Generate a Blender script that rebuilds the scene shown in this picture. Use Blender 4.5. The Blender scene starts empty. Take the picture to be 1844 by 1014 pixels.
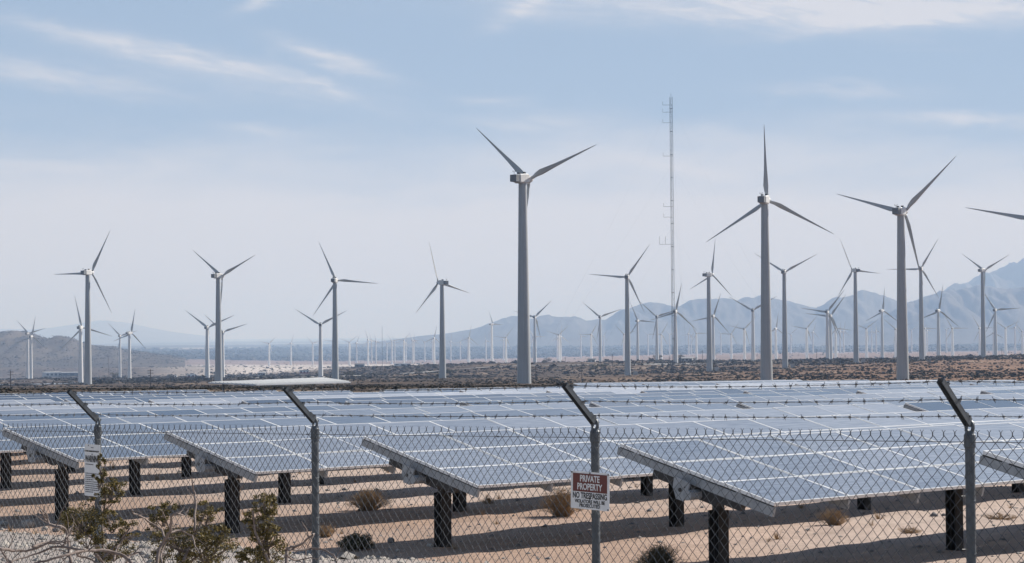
import bpy, math, random
import numpy as np
from mathutils import Vector, Matrix
random.seed(7); rng = np.random.default_rng(7)
R_ = math.radians
sc = bpy.context.scene
col = sc.collection

# ------------------------------------------------------------------ camera
FPX = 3777.0; CX, CY = 922.0, 507.0
CAMZ = 2.6
PITCH = math.atan((601 - 507) / FPX); ROLL = R_(-0.45)
cam_d = bpy.data.cameras.new('camera'); cam = bpy.data.objects.new('camera', cam_d); col.objects.link(cam)
CM = Matrix.Translation((0, 0, CAMZ)) @ Matrix.Rotation(math.pi / 2 + PITCH, 4, 'X') @ Matrix.Rotation(ROLL, 4, 'Z')
cam.matrix_world = CM
cam_d.sensor_width = 36; cam_d.lens = FPX / 1844 * 36
cam_d.clip_start = 0.1; cam_d.clip_end = 200000
sc.camera = cam

# ------------------------------------------------------------------ light, sky, exposure
SUN_AZ, SUN_EL = 56.0, 34.0          # degrees, clockwise from +Y
w = bpy.data.worlds.new('World'); sc.world = w; w.use_nodes = True
nt = w.node_tree; nt.nodes.clear()
def N(t, tp, **kw):
    n = t.nodes.new(tp)
    for k, v in kw.items(): setattr(n, k, v)
    return n
SKY_STR = 0.05
def build_sky():
    L = nt.links.new
    out = N(nt, 'ShaderNodeOutputWorld'); bg = N(nt, 'ShaderNodeBackground'); bg.inputs['Strength'].default_value = SKY_STR
    sky = N(nt, 'ShaderNodeTexSky', sky_type='NISHITA'); sky.sun_disc = False
    sky.sun_elevation = R_(SUN_EL); sky.sun_rotation = R_(SUN_AZ)
    sky.altitude = 300; sky.air_density = 1.0; sky.dust_density = 0.6; sky.ozone_density = 3.0
    tc = N(nt, 'ShaderNodeTexCoord'); sep = N(nt, 'ShaderNodeSeparateXYZ'); L(tc.outputs['Generated'], sep.inputs[0])
    def M(op, a, b=None, c=None):
        n = N(nt, 'ShaderNodeMath', operation=op)
        for i, v in enumerate((a, b, c)):
            if v is None: continue
            if isinstance(v, (int, float)): n.inputs[i].default_value = v
            else: L(v, n.inputs[i])
        return n.outputs[0]
    az = M('ARCTAN2', sep.outputs['X'], sep.outputs['Y']); el = M('ARCSINE', sep.outputs['Z'])
    def noise(su, sv, off, detail=6, rough=.6, dist=0.0, shear=0.0):
        cb = N(nt, 'ShaderNodeCombineXYZ')
        L(M('MULTIPLY_ADD', az, su, off), cb.inputs[0])
        v = M('MULTIPLY', el, sv)
        if shear: v = M('MULTIPLY_ADD', az, shear * sv, v)
        L(v, cb.inputs[1]); cb.inputs[2].default_value = off
        n = N(nt, 'ShaderNodeTexNoise'); n.inputs['Scale'].default_value = 1; n.inputs['Detail'].default_value = detail
        n.inputs['Roughness'].default_value = rough; n.inputs['Distortion'].default_value = dist
        L(cb.outputs[0], n.inputs['Vector']); return n.outputs['Fac']
    def ramp(x, a, b, va=0.0, vb=1.0):
        n = N(nt, 'ShaderNodeMapRange', interpolation_type='SMOOTHSTEP')
        L(x, n.inputs[0])
        for i, v in enumerate((a, b, va, vb)): n.inputs[i + 1].default_value = v
        return n.outputs[0]
    # thin high veil that thickens towards the horizon, uneven upper edge
    n1 = noise(5, 22, 3.1, 5, .55, .3)
    n2 = noise(16, 60, 9.7, 6, .6, .4)
    e2 = M('MULTIPLY_ADD', M('SUBTRACT', n1, .5), -0.045, M('MULTIPLY_ADD', M('SUBTRACT', n2, .5), -.03, el))
    veil = ramp(e2, 0.054, 0.108, 0.92, 0.08)
    veil = M('MULTIPLY', veil, ramp(e2, 0.10, 0.40, 1.0, 0.0))
    # streaks: (px, py, half length px, half width px, slope, strength)
    st = [(300, 95, 260, 15, .19, .62), (600, 108, 95, 14, .32, .75), (585, 152, 60, 9, .38, .5), (110, 140, 200, 20, .16, .5),
          (60, 300, 150, 14, .03, .35), (300, 290, 200, 26, -.05, .3), (480, 235, 75, 9, .12, .35), (470, 4, 45, 9, -.35, .5),
          (945, 12, 70, 18, -.5, .5), (1540, 14, 470, 30, .03, 1.15), (1560, 42, 160, 12, -.1, .6), (1760, 215, 150, 12, .06, .6),
          (1520, 165, 130, 11, .06, .35), (890, 182, 60, 9, .02, .35), (960, 225, 130, 18, .05, .35), (1215, 300, 110, 14, .18, .5), (400, 135, 230, 30, .2, .3)]
    acc = None
    wx = M('MULTIPLY', M('SUBTRACT', noise(40, 160, 21, 5, .62, .5), .5), .010)
    wy = M('MULTIPLY', M('SUBTRACT', noise(46, 150, 31, 5, .62, .5), .5), .010)
    azw = M('ADD', az, wx); elw = M('ADD', el, wy)
    for (px, py, hl, hw, sl, s) in st:
        d = CM.to_3x3() @ Vector(((px - CX) / FPX, -(py - CY) / FPX, -1)); d.normalize()
        a0, e0 = math.atan2(d.x, d.y), math.asin(d.z)
        ln = math.hypot(1, sl); cx_, cy_ = 1 / ln, -sl / ln
        du = M('SUBTRACT', azw, a0); dv = M('SUBTRACT', elw, e0)
        p = M('MULTIPLY', M('MULTIPLY_ADD', dv, cy_, M('MULTIPLY', du, cx_)), FPX / hl)
        q = M('MULTIPLY', M('MULTIPLY_ADD', dv, cx_, M('MULTIPLY', du, -cy_)), FPX / hw)
        r2 = M('MULTIPLY_ADD', p, p, M('MULTIPLY', q, q))
        g = M('MULTIPLY', M('POWER', 2.718, M('MULTIPLY', r2, -1.0)), s)
        acc = g if acc is None else M('ADD', acc, g)
    fib = ramp(noise(26, 150, 5.5, 7, .66, .8, .16), .30, .68, .50, 1.3)
    streak = M('MINIMUM', M('MULTIPLY', acc, fib), .9)
    gen = M('MULTIPLY', ramp(noise(7, 30, 14.2, 6, .6, .6, .1), .55, .78, 0, .35), ramp(el, .03, .12))
    f = M('SUBTRACT', 1.0, M('MULTIPLY', M('SUBTRACT', 1.0, veil), M('MULTIPLY', M('SUBTRACT', 1.0, streak), M('SUBTRACT', 1.0, gen))))
    mix = N(nt, 'ShaderNodeMix', data_type='RGBA'); L(f, mix.inputs[0])
    air = N(nt, 'ShaderNodeMix', data_type='RGBA'); L(ramp(el, 0.02, 0.75, .95, 0.08), air.inputs[0]); L(sky.outputs[0], air.inputs[6])   # lower air pales the blue
    air.inputs[7].default_value = (0.258 / SKY_STR, 0.368 / SKY_STR, 0.532 / SKY_STR, 1); L(air.outputs[2], mix.inputs[6])
    cc = [c / SKY_STR for c in (0.560, 0.570, 0.618)]
    mix.inputs[7].default_value = (*cc, 1)
    L(mix.outputs[2], bg.inputs['Color']); L(bg.outputs[0], out.inputs['Surface'])
build_sky()
sd = bpy.data.lights.new('sun', 'SUN'); sun = bpy.data.objects.new('sun', sd); col.objects.link(sun)
sd.energy = 5.0; sd.angle = R_(0.53); sd.color = (1.0, 0.955, 0.90)
sdir = Vector((math.sin(R_(SUN_AZ)) * math.cos(R_(SUN_EL)), math.cos(R_(SUN_AZ)) * math.cos(R_(SUN_EL)), math.sin(R_(SUN_EL))))
sun.rotation_euler = sdir.to_track_quat('Z', 'Y').to_euler(); sun.location = (30, 0, 60)
vs = sc.view_settings; vs.view_transform = 'Standard'; vs.look = 'None'; vs.gamma = 1; vs.exposure = 0.37; vs.use_curve_mapping = False
try:
    sc.cycles.use_denoising = True; sc.cycles.max_bounces = 6; sc.cycles.volume_bounces = 1; sc.cycles.transparent_max_bounces = 8
except Exception: pass

# ------------------------------------------------------------------ helpers
def ray(px, py):
    return CM.to_3x3() @ Vector(((px - CX) / FPX, -(py - CY) / FPX, -1))
def at(px, py, Y):
    d = ray(px, py); return Vector((0, 0, CAMZ)) + d * (Y / d.y)
def hz(px): return 601 + (922 - px) * math.tan(R_(.45)) * 1.0      # horizon row at that column

class MB:
    def __init__(s): s.v = []; s.f = []; s.m = []
    def add(s, v, f, m=0):
        o = len(s.v); s.v += [tuple(p) for p in v]; s.f += [tuple(i + o for i in q) for q in f]; s.m += [m] * len(f)
    def box(s, c, a, b, d, m=0):                    # centre and three half vectors
        c, a, b, d = map(Vector, (c, a, b, d)); v = []
        for x in (-1, 1):
            for y in (-1, 1):
                for z in (-1, 1): v.append(c + a * x + b * y + d * z)
        s.add(v, [(0, 1, 3, 2), (4, 6, 7, 5), (0, 4, 5, 1), (2, 3, 7, 6), (0, 2, 6, 4), (1, 5, 7, 3)], m)
    def bx(s, x0, x1, y0, y1, z0, z1, m=0):
        s.box(((x0 + x1) / 2, (y0 + y1) / 2, (z0 + z1) / 2), ((x1 - x0) / 2, 0, 0), (0, (y1 - y0) / 2, 0), (0, 0, (z1 - z0) / 2), m)
    def tube(s, pts, r, n=6, m=0, cap=True):
        pts = [Vector(p) for p in pts]; k = len(pts)
        rr = r if isinstance(r, (list, tuple)) else [r] * k
        v = []; up = None
        for i, p in enumerate(pts):
            t = (pts[min(i + 1, k - 1)] - pts[max(i - 1, 0)])
            if t.length < 1e-9: t = Vector((0, 0, 1))
            t.normalize()
            if up is None:
                up = Vector((0, 0, 1)) if abs(t.z) < .9 else Vector((0, 1, 0))
            a = t.cross(up); a.normalize(); b = a.cross(t); b.normalize(); up = b
            for j in range(n):
                th = 2 * math.pi * j / n; v.append(p + (a * math.cos(th) + b * math.sin(th)) * rr[i])
        f = []
        for i in range(k - 1):
            for j in range(n):
                f.append((i * n + j, i * n + (j + 1) % n, (i + 1) * n + (j + 1) % n, (i + 1) * n + j))
        if cap and n > 2: f += [tuple(range(n - 1, -1, -1)), tuple((k - 1) * n + j for j in range(n))]
        s.add(v, f, m)
    def mesh(s, name, mats, smooth=False):
        me = bpy.data.meshes.new(name); me.from_pydata(s.v, [], s.f)
        for m in (mats if isinstance(mats, (list, tuple)) else [mats]): me.materials.append(m)
        if any(s.m): me.polygons.foreach_set('material_index', s.m)
        if smooth: me.polygons.foreach_set('use_smooth', [True] * len(me.polygons))
        me.update(); return me
def npmesh(name, v, f, mats, smooth=False, mi=None):
    v = np.asarray(v, np.float32); f = np.asarray(f, np.int32); n, k = f.shape
    me = bpy.data.meshes.new(name); me.vertices.add(len(v)); me.vertices.foreach_set('co', v.ravel())
    me.loops.add(n * k); me.loops.foreach_set('vertex_index', f.ravel())
    me.polygons.add(n); me.polygons.foreach_set('loop_start', np.arange(0, n * k, k, dtype=np.int32)); me.polygons.foreach_set('loop_total', np.full(n, k, np.int32))
    for m in (mats if isinstance(mats, (list, tuple)) else [mats]): me.materials.append(m)
    if mi is not None: me.polygons.foreach_set('material_index', np.asarray(mi, np.int32))
    if smooth: me.polygons.foreach_set('use_smooth', np.ones(n, bool))
    me.update(calc_edges=True); return me
def ob(name, me, parent=None, loc=None, rot=None, mw=None):
    o = bpy.data.objects.new(name, me); col.objects.link(o)
    if parent is not None: o.parent = parent
    if loc is not None: o.location = loc
    if rot is not None: o.rotation_euler = rot
    if mw is not None: o.matrix_world = mw
    return o
def tag(o, label=None, cat=None, group=None, kind=None):
    if label: o['label'] = label
    if cat: o['category'] = cat
    if group: o['group'] = group
    if kind: o['kind'] = kind
    return o
def thing(name, label, cat, loc=(0, 0, 0), rz=0, group=None):
    return tag(ob(name, None, None, loc, (0, 0, rz)), label, cat, group)

def mat(name, base, rough=.6, metal=0.0, spec=.5, noise=None, bump=None, coat=0.0, ior=None):
    """Principled with optional object-space noise colour variation: noise=(scale, second colour, amount), bump=(scale, strength)."""
    m = bpy.data.materials.new(name); m.use_nodes = True; t = m.node_tree; b = t.nodes['Principled BSDF']
    b.inputs['Base Color'].default_value = (*base, 1); b.inputs['Roughness'].default_value = rough
    b.inputs['Metallic'].default_value = metal; b.inputs['Specular IOR Level'].default_value = spec; b.inputs['Coat Weight'].default_value = coat
    if ior: b.inputs['IOR'].default_value = ior
    tc = N(t, 'ShaderNodeTexCoord') if (noise or bump) else None
    if noise:
        n = N(t, 'ShaderNodeTexNoise'); n.inputs['Scale'].default_value = noise[0]; n.inputs['Detail'].default_value = 5; n.inputs['Roughness'].default_value = .65
        t.links.new(tc.outputs['Object'], n.inputs['Vector'])
        mr = N(t, 'ShaderNodeMapRange'); t.links.new(n.outputs['Fac'], mr.inputs[0]); mr.inputs[1].default_value = .35; mr.inputs[2].default_value = .68
        mr.inputs[3].default_value = 0; mr.inputs[4].default_value = noise[2]
        mx = N(t, 'ShaderNodeMix', data_type='RGBA'); t.links.new(mr.outputs[0], mx.inputs[0]); mx.inputs[6].default_value = (*base, 1); mx.inputs[7].default_value = (*noise[1], 1)
        t.links.new(mx.outputs[2], b.inputs['Base Color'])
    if bump:
        n = N(t, 'ShaderNodeTexNoise'); n.inputs['Scale'].default_value = bump[0]; n.inputs['Detail'].default_value = 4
        t.links.new(tc.outputs['Object'], n.inputs['Vector'])
        bp = N(t, 'ShaderNodeBump'); bp.inputs['Strength'].default_value = bump[1]; bp.inputs['Distance'].default_value = .02
        t.links.new(n.outputs['Fac'], bp.inputs['Height']); t.links.new(bp.outputs[0], b.inputs['Normal'])
    return m

M_ = {}
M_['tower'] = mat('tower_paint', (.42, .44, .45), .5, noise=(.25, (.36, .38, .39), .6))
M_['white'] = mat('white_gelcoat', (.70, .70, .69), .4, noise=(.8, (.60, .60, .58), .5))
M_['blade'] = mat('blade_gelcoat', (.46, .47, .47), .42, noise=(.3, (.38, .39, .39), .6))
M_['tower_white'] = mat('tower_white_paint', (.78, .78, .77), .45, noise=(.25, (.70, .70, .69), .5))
M_['grey'] = mat('grey_housing', (.20, .21, .22), .6, noise=(1.5, (.14, .15, .16), .6))
M_['dark'] = mat('dark_steel', (.03, .03, .032), .6)
M_['alu'] = mat('aluminium_frame', (.80, .80, .79), .42, spec=.5)
M_['galv'] = mat('galvanised_rail', (.36, .38, .40), .5, metal=.1, noise=(6, (.28, .30, .32), .7))
M_['blackpost'] = mat('black_pile', (.018, .017, .016), .75, noise=(5, (.035, .03, .026), .7))
M_['fpost'] = mat('fence_galvanised', (.115, .13, .145), .5, metal=.3, noise=(18, (.07, .08, .09), .8))
M_['wire'] = mat('fence_wire', (.085, .092, .10), .55, metal=.2)
M_['barb'] = mat('barbed_wire_steel', (.13, .135, .145), .6, metal=.2)
M_['signw'] = mat('sign_white', (.82, .82, .81), .5, noise=(12, (.60, .60, .59), .5))
M_['signr'] = mat('sign_maroon', (.14, .035, .028), .5)
M_['ink'] = mat('sign_black_ink', (.012, .012, .012), .6)
M_['inkg'] = mat('sign_grey_ink', (.12, .12, .13), .6)
M_['twig'] = mat('grey_brown_bark', (.13, .095, .08), .85, noise=(30, (.28, .23, .205), .9))
M_['drytwig'] = mat('dry_tan_twigs', (.30, .20, .11), .85, noise=(9, (.42, .30, .17), .8))
M_['darkshrub'] = mat('dark_green_shrub', (.075, .065, .036), .8, noise=(9, (.16, .125, .07), .8))
M_['rock'] = mat('pale_rock', (.46, .42, .37), .9, noise=(7, (.30, .27, .24), .8), bump=(20, .5))
M_['rockd'] = mat('grey_rock', (.24, .23, .22), .9, noise=(7, (.15, .14, .14), .8), bump=(20, .5))
M_['brush'] = mat('desert_brush', (.032, .030, .022), .9, noise=(.06, (.065, .053, .036), .9))
M_['wood'] = mat('pole_wood', (.06, .05, .045), .9)
M_['lattice'] = mat('mast_steel', (.012, .015, .02), .8)
M_['roofw'] = mat('white_roof', (.80, .80, .80), .5)
M_['bwall'] = mat('pale_wall', (.42, .42, .42), .7, noise=(.3, (.34, .35, .36), .6))
M_['bdark'] = mat('dark_wall', (.10, .11, .12), .7, noise=(.3, (.07, .075, .08), .6))
M_['bred'] = mat('red_panel', (.32, .06, .06), .6)
M_['winglass'] = mat('dark_window', (.03, .04, .05), .15)
M_['concrete'] = mat('concrete', (.40, .39, .37), .85)

def streaks(m, sx, sz, lo):
    t = m.node_tree; b = t.nodes['Principled BSDF']; src = b.inputs['Base Color'].links[0].from_socket; tc = N(t, 'ShaderNodeTexCoord'); mp = N(t, 'ShaderNodeMapping'); mp.inputs['Scale'].default_value = (sx, sx, sz)
    n = N(t, 'ShaderNodeTexNoise'); n.inputs['Scale'].default_value = 1; n.inputs['Detail'].default_value = 6; n.inputs['Roughness'].default_value = .7; t.links.new(tc.outputs['Object'], mp.inputs[0]); t.links.new(mp.outputs[0], n.inputs[0])
    r = N(t, 'ShaderNodeMapRange'); t.links.new(n.outputs['Fac'], r.inputs[0])
    for i, v in enumerate((.35, .7, 1.06, lo)): r.inputs[i + 1].default_value = v
    mx = N(t, 'ShaderNodeVectorMath', operation='SCALE'); t.links.new(src, mx.inputs[0]); t.links.new(r.outputs[0], mx.inputs['Scale']); t.links.new(mx.outputs[0], b.inputs['Base Color'])
streaks(M_['tower'], 1.6, .05, .78); streaks(M_['tower_white'], 1.2, .05, .82); streaks(M_['galv'], 9, 9, .75); streaks(M_['roofw'] if M_['roofw'].node_tree.nodes['Principled BSDF'].inputs['Base Color'].links else M_['bwall'], .4, .4, .8)

def leaf_mat(name, a, b, c):
    m = bpy.data.materials.new(name); m.use_nodes = True; t = m.node_tree; p = t.nodes['Principled BSDF']
    g = N(t, 'ShaderNodeNewGeometry'); r = N(t, 'ShaderNodeValToRGB'); t.links.new(g.outputs['Random Per Island'], r.inputs[0])
    r.color_ramp.elements[0].color = (*a, 1); r.color_ramp.elements[1].color = (*c, 1); e = r.color_ramp.elements.new(.5); e.color = (*b, 1)
    t.links.new(r.outputs[0], p.inputs['Base Color']); p.inputs['Roughness'].default_value = .5
    tr = N(t, 'ShaderNodeBsdfTranslucent'); t.links.new(r.outputs[0], tr.inputs[0]); mx = N(t, 'ShaderNodeMixShader'); mx.inputs[0].default_value = .22
    t.links.new(p.outputs[0], mx.inputs[1]); t.links.new(tr.outputs[0], mx.inputs[2]); t.links.new(mx.outputs[0], t.nodes['Material Output'].inputs['Surface'])
    return m
M_['creosote'] = leaf_mat('creosote_leaf', (.028, .025, .007), (.09, .072, .014), (.36, .27, .085))
M_['dullleaf'] = leaf_mat('dull_leaf', (.035, .04, .018), (.06, .06, .026), (.11, .10, .05))

def glass_mat():
    m = bpy.data.materials.new('solar_glass'); m.use_nodes = True; t = m.node_tree; b = t.nodes['Principled BSDF']; L = t.links.new
    tc = N(t, 'ShaderNodeTexCoord'); oi = N(t, 'ShaderNodeObjectInfo')
    mp = N(t, 'ShaderNodeMapping'); mp.inputs['Scale'].default_value = (1.2, 14, 1); L(tc.outputs['Object'], mp.inputs[0])
    ad = N(t, 'ShaderNodeVectorMath', operation='ADD'); L(mp.outputs[0], ad.inputs[0])
    cb = N(t, 'ShaderNodeCombineXYZ'); mu = N(t, 'ShaderNodeMath', operation='MULTIPLY'); L(oi.outputs['Random'], mu.inputs[0]); mu.inputs[1].default_value = 57
    for i in range(3): L(mu.outputs[0], cb.inputs[i])
    L(cb.outputs[0], ad.inputs[1])
    n = N(t, 'ShaderNodeTexNoise'); n.inputs['Scale'].default_value = 1.6; n.inputs['Detail'].default_value = 5; L(ad.outputs[0], n.inputs['Vector'])
    mx = N(t, 'ShaderNodeMix', data_type='RGBA'); L(n.outputs['Fac'], mx.inputs[0]); mx.inputs[6].default_value = (.028, .048, .090, 1); mx.inputs[7].default_value = (.055, .080, .125, 1)
    # cell grid, barely visible
    sp = N(t, 'ShaderNodeSeparateXYZ'); L(tc.outputs['Object'], sp.inputs[0])
    mn = None
    for ax, step in ((0, .1235), (1, .1325)):
        a = N(t, 'ShaderNodeMath', operation='PINGPONG'); L(sp.outputs[ax], a.inputs[0]); a.inputs[1].default_value = step / 2
        c = N(t, 'ShaderNodeMath', operation='LESS_THAN'); L(a.outputs[0], c.inputs[0]); c.inputs[1].default_value = .0022
        if mn is None: mn = c
        else:
            z = N(t, 'ShaderNodeMath', operation='MAXIMUM'); L(mn.outputs[0], z.inputs[0]); L(c.outputs[0], z.inputs[1]); mn = z
    k = N(t, 'ShaderNodeMath', operation='MULTIPLY'); L(mn.outputs[0], k.inputs[0]); k.inputs[1].default_value = .35
    m2 = N(t, 'ShaderNodeMix', data_type='RGBA'); L(k.outputs[0], m2.inputs[0]); L(mx.outputs[2], m2.inputs[6]); m2.inputs[7].default_value = (.22, .24, .27, 1)
    L(m2.outputs[2], b.inputs['Base Color'])
    b.inputs['Roughness'].default_value = .12; b.inputs['IOR'].default_value = 1.7
    du = N(t, 'ShaderNodeBsdfPrincipled'); du.inputs['Base Color'].default_value = (.50, .53, .59, 1); du.inputs['Roughness'].default_value = .42; du.inputs['IOR'].default_value = 1.6  # pale dust coat that also paints sun glare and sky sheen on the glass
    ms = N(t, 'ShaderNodeMixShader'); f = N(t, 'ShaderNodeMapRange'); L(n.outputs['Fac'], f.inputs[0])
    for i, v in enumerate((.3, .7, .75, 1.25)): f.inputs[i + 1].default_value = v
    oa = N(t, 'ShaderNodeAttribute', attribute_type='OBJECT', attribute_name='dust_glare'); fm = N(t, 'ShaderNodeMath', operation='MULTIPLY')
    L(f.outputs[0], fm.inputs[0]); L(oa.outputs['Fac'], fm.inputs[1]); L(fm.outputs[0], ms.inputs[0]); L(b.outputs[0], ms.inputs[1]); L(du.outputs[0], ms.inputs[2]); L(ms.outputs[0], t.nodes['Material Output'].inputs['Surface'])
    return m
M_['glass'] = glass_mat()

# ------------------------------------------------------------------ terrain
AZR = R_(44.54)                                     # direction of the panel rows, right of the view axis
RD = Vector((math.sin(AZR), math.cos(AZR), 0)); FD = Vector((-math.cos(AZR), math.sin(AZR), 0))
def P2(f, r): return FD * f + RD * r
W_ = 1.5                                            # module width in metres
# wind turbines: hub px, base py (None = hidden), rotor radius px, blade phase, yaw to the right of the view line
TURB = [
 (941, 322, None, 157, 70, 36), (1377, 360, None, 138, -2, 16), (1622, 381, None, 138, 46, 22), (1860, 394, None, 136, -79, 18),
 (158, 491, None, 86, 29, 38), (393, 497, None, 85, 65, 40), (603, 505, None, 78, -25, 16), (796, 509, None, 77, -16, -40),
 (1129, 499, 687, 71, 35, 6), (1276, 495, 677, 67, 8, 48), (1412, 490, 663, 67, 62, 12), (1540, 487, 653, 62, -25, -36),
 (1658, 484, 647, 62, 30, 6), (1769, 487, 640, 58, 63, 34), (1884, 489, 638, 58, 236, 20),
 (50, 601, 687, 35, -46, 30), (56, 606, 683, 37, 10, 25), (145, 590, 693, 60, -14, 22), (216, 605, 675, 33, -46, 20), (233, 600, 682, 45, 11, 40),
 (373, 590, 684, 54, -54, 18), (401, 598, 678, 47, 72, 15), (577, 585, 680, 54, 62, 4),
 (484.6, 618.7, 660, 20, 45, 10), (524, 618, 658.7, 18, 15, 30), (563, 618, 656, 17, -45, 12), (599, 614, 659, 18, -85, 8), (629, 616.3, 659.7, 20, 52, 8),
 (642, 617.3, 655, 16, 140, 30), (662.7, 612, 661.5, 20, -20, 20), (669, 615, 658.7, 16, 100, 25), (677, 615.5, 658, 17, -17, 25),
 (696.6, 618.7, 651, 15, 200, 15), (705.6, 614.5, 656, 18, -40, 20), (710.7, 616.3, 648, 15, 95, 20), (727.3, 612.7, 658.7, 20, 40, 8), (731, 618, 648, 14, 20, 8),
 (743, 613.8, 655, 18, -30, 25), (745.5, 614.5, 655, 16, 0, 25), (764.6, 617, 648, 15, -50, 20), (778.4, 614, 652, 15, 225, 15), (781.5, 609, 665.6, 24, 12, 15),
 (811.5, 615, 651, 15, 5, 30), (828.8, 616.6, 648, 14, 150, 20), (842.6, 613, 656, 16, 130, 25), (844.4, 608.3, 663.5, 24, 10, 15), (875, 614, 648, 16, -15, 20),
 (885.4, 584, 650, 28, -27, 50), (906.4, 612, 648, 15, 20, 20), (911, 608, 663, 24, 36, 5),
 (962.7, 571, 655, 42, 46, 12), (961, 607, 660, 22, -32, 12), (1006.3, 603, 666, 25, 47, 8), (1003.3, 606, 642, 15, 120, 12), (1009.4, 606, 659, 22, 5, 22),
 (1046, 605.4, 642, 15, 215, 18), (1064.5, 602, 664, 26, -90, 10), (1080.4, 571, 651.5, 42, 70, 8), (1087, 605, 641, 14, 150, 20), (1123.7, 602, 664, 26, -45, 10),
 (1148, 578, 647, 38, -25, 20), (1182.5, 570.4, 651, 42, -48, 6), (1190.8, 602, 661.7, 25, 30, 6), (1166.8, 603.6, 640, 14, 190, 12), (1216, 561, 654, 52, 12, 14),
 (1205.6, 603, 638, 14, 75, 20), (1239.7, 601, 641, 16, 135, 20), (1244.7, 606, 638, 14, 40, 20), (1254, 600.6, 658.8, 26, -30, 6), (1284, 569.4, 646, 44, 18, 16),
 (1298, 601, 640, 15, 200, 15), (1316.7, 601.6, 659.8, 25, 33, 8), (1340.3, 592.7, 662.7, 31, 43, 10), (1355.5, 559, 651, 50, -60, 6),
 (1396.8, 592, 658.8, 30, 8, 24), (1452.4, 591.7, 655, 30, 40, 8), (1463.8, 598, 636, 18, 138, 25), (1489.5, 561.5, 649, 50, 38, 14), (1495, 569, 649, 48, 36, 14),
 (1504.7, 591.7, 652, 30, 97, 8), (1512.7, 596.6, 638, 17, 120, 20), (1519, 596, 636, 17, 130, 22), (1423.8, 601.6, 634, 16, 170, 15), (1560, 591.7, 649, 28, 52, 8),
 (1569.3, 596.6, 634, 16, 0, 12), (1577.6, 596, 638, 18, 115, 25), (1588, 560, 646, 42, 4, 30), (1689.4, 559.8, 641, 48, 9, 22), (1612.7, 592.7, 646, 30, -50, 10),
 (1641.3, 595, 635.7, 16, 180, 15), (1665, 591.5, 646, 28, 92, 10), (1669.4, 595.6, 633.5, 16, 100, 25), (1715, 591.5, 641, 30, 90, 8), (1704, 593.8, 634.6, 16, -55, 18),
 (1764, 591.5, 639, 28, -32, 18), (1789, 599.5, 639, 25, 120, 10), (1792, 558.6, 639, 46, 86, 14), (1810.7, 590.8, 638, 28, 64, 8), (1827.7, 589.7, 637, 20, 140, 25),
 (1840.8, 597, 637, 26, -40, 8)]
RROT = 24.0
ctl = []
for (hx, hy, by, rp, ph, yw) in TURB:
    Y = RROT / rp * FPX
    if by is not None: ctl.append((hx - CX, math.log(Y), by - hz(hx)))
for u in (-1300, -900, -450, 0, 450, 900, 1300):
    t = (u + 900) / 1800
    for Y, a, b in ((250, 97, 95), (400, 95, 93), (600, 94, 90), (850, 91, 83), (1150, 88, 66)): ctl.append((u, math.log(Y), a + (b - a) * t))
    for Y, H in ((7500, 70), (10000, 72), (14000, 74), (20000, 76), (30000, 78), (48000, 80), (70000, 85)): ctl.append((u, math.log(Y), H / Y * FPX))
ctl = np.array(ctl)
def near_H(f, r):
    x = np.clip(f - 17, -60, 100); y = np.clip(r - 19.5, -30, 130)
    H = 3.01 + .0185 * x - .00008 * x * x + .006 * y + .00004 * y * y
    s = np.clip((19.2 - r) / 5.0, 0, 1); H = H - .30 * s * s * (3 - 2 * s) - .10 * np.exp(-((r - 18.0) / .9) ** 2)
    s = np.clip((9.5 - r) / 8.0, 0, 1); H = H - .75 * s * s * (3 - 2 * s)
    return H
def far_H(X, Y):
    Yc = np.maximum(Y, 60.0); u = np.clip(X / Yc * FPX, -1400, 1400); v = np.log(Yc)
    num = np.zeros_like(u); den = np.full_like(u, 1e-12)
    for (cu, cv, cd) in ctl:
        wt = np.exp(-((u - cu) / 260.0) ** 2 - ((v - cv) / .22) ** 2) + 1e-7 * np.exp(-((v - cv) / .6) ** 2)
        num += wt * cd; den += wt
    return num / den * Yc / FPX
def vnoise(x, y, seed=0):                            # cheap smooth value noise
    xi = np.floor(x).astype(np.int64); yi = np.floor(y).astype(np.int64); xf = x - xi; yf = y - yi
    def h(a, b):
        n = (a * 374761393 + b * 668265263 + seed * 974634777) & 0x7fffffff
        n = ((n ^ (n >> 13)) * 1274126177) & 0x7fffffff
        return ((n ^ (n >> 16)) & 0xffff) / 65535.0
    u = xf * xf * (3 - 2 * xf); v = yf * yf * (3 - 2 * yf)
    return (h(xi, yi) * (1 - u) + h(xi + 1, yi) * u) * (1 - v) + (h(xi, yi + 1) * (1 - u) + h(xi + 1, yi + 1) * u) * v
def fbm(x, y, o=4, seed=0):
    s = np.zeros_like(x); a = .5
    for i in range(o): s += a * vnoise(x * 2 ** i, y * 2 ** i, seed + i * 17); a *= .5
    return s / (1 - .5 ** o)
def ground_z(X, Y, detail=True):
    X = np.asarray(X, float); Y = np.asarray(Y, float)
    f = X * FD.x + Y * FD.y; r = X * RD.x + Y * RD.y
    hn = near_H(f, r); hf = far_H(X, Y)
    d = np.hypot(X, Y); dd = np.where(Y > 0, d, d)
    t = np.clip((np.log(np.maximum(dd, 1)) - math.log(130)) / (math.log(300) - math.log(130)), 0, 1); t = t * t * (3 - 2 * t)
    hf = np.where(Y > 60, hf, 20 + d * .002)
    H = hn * (1 - t) + hf * t
    if detail:
        H = H - (fbm(X * .9, Y * .9, 3, 3) - .5) * .10 - (fbm(X * .12, Y * .12, 3, 5) - .5) * .16 * np.clip(d / 60, .2, 1)
        H = H - (fbm(X / 40, Y / 40, 3, 8) - .5) * np.clip((d - 200) / 600, 0, 1) * 1.6
    return CAMZ - H
def gz(x, y): return float(ground_z(np.array([x]), np.array([y]))[0])

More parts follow.
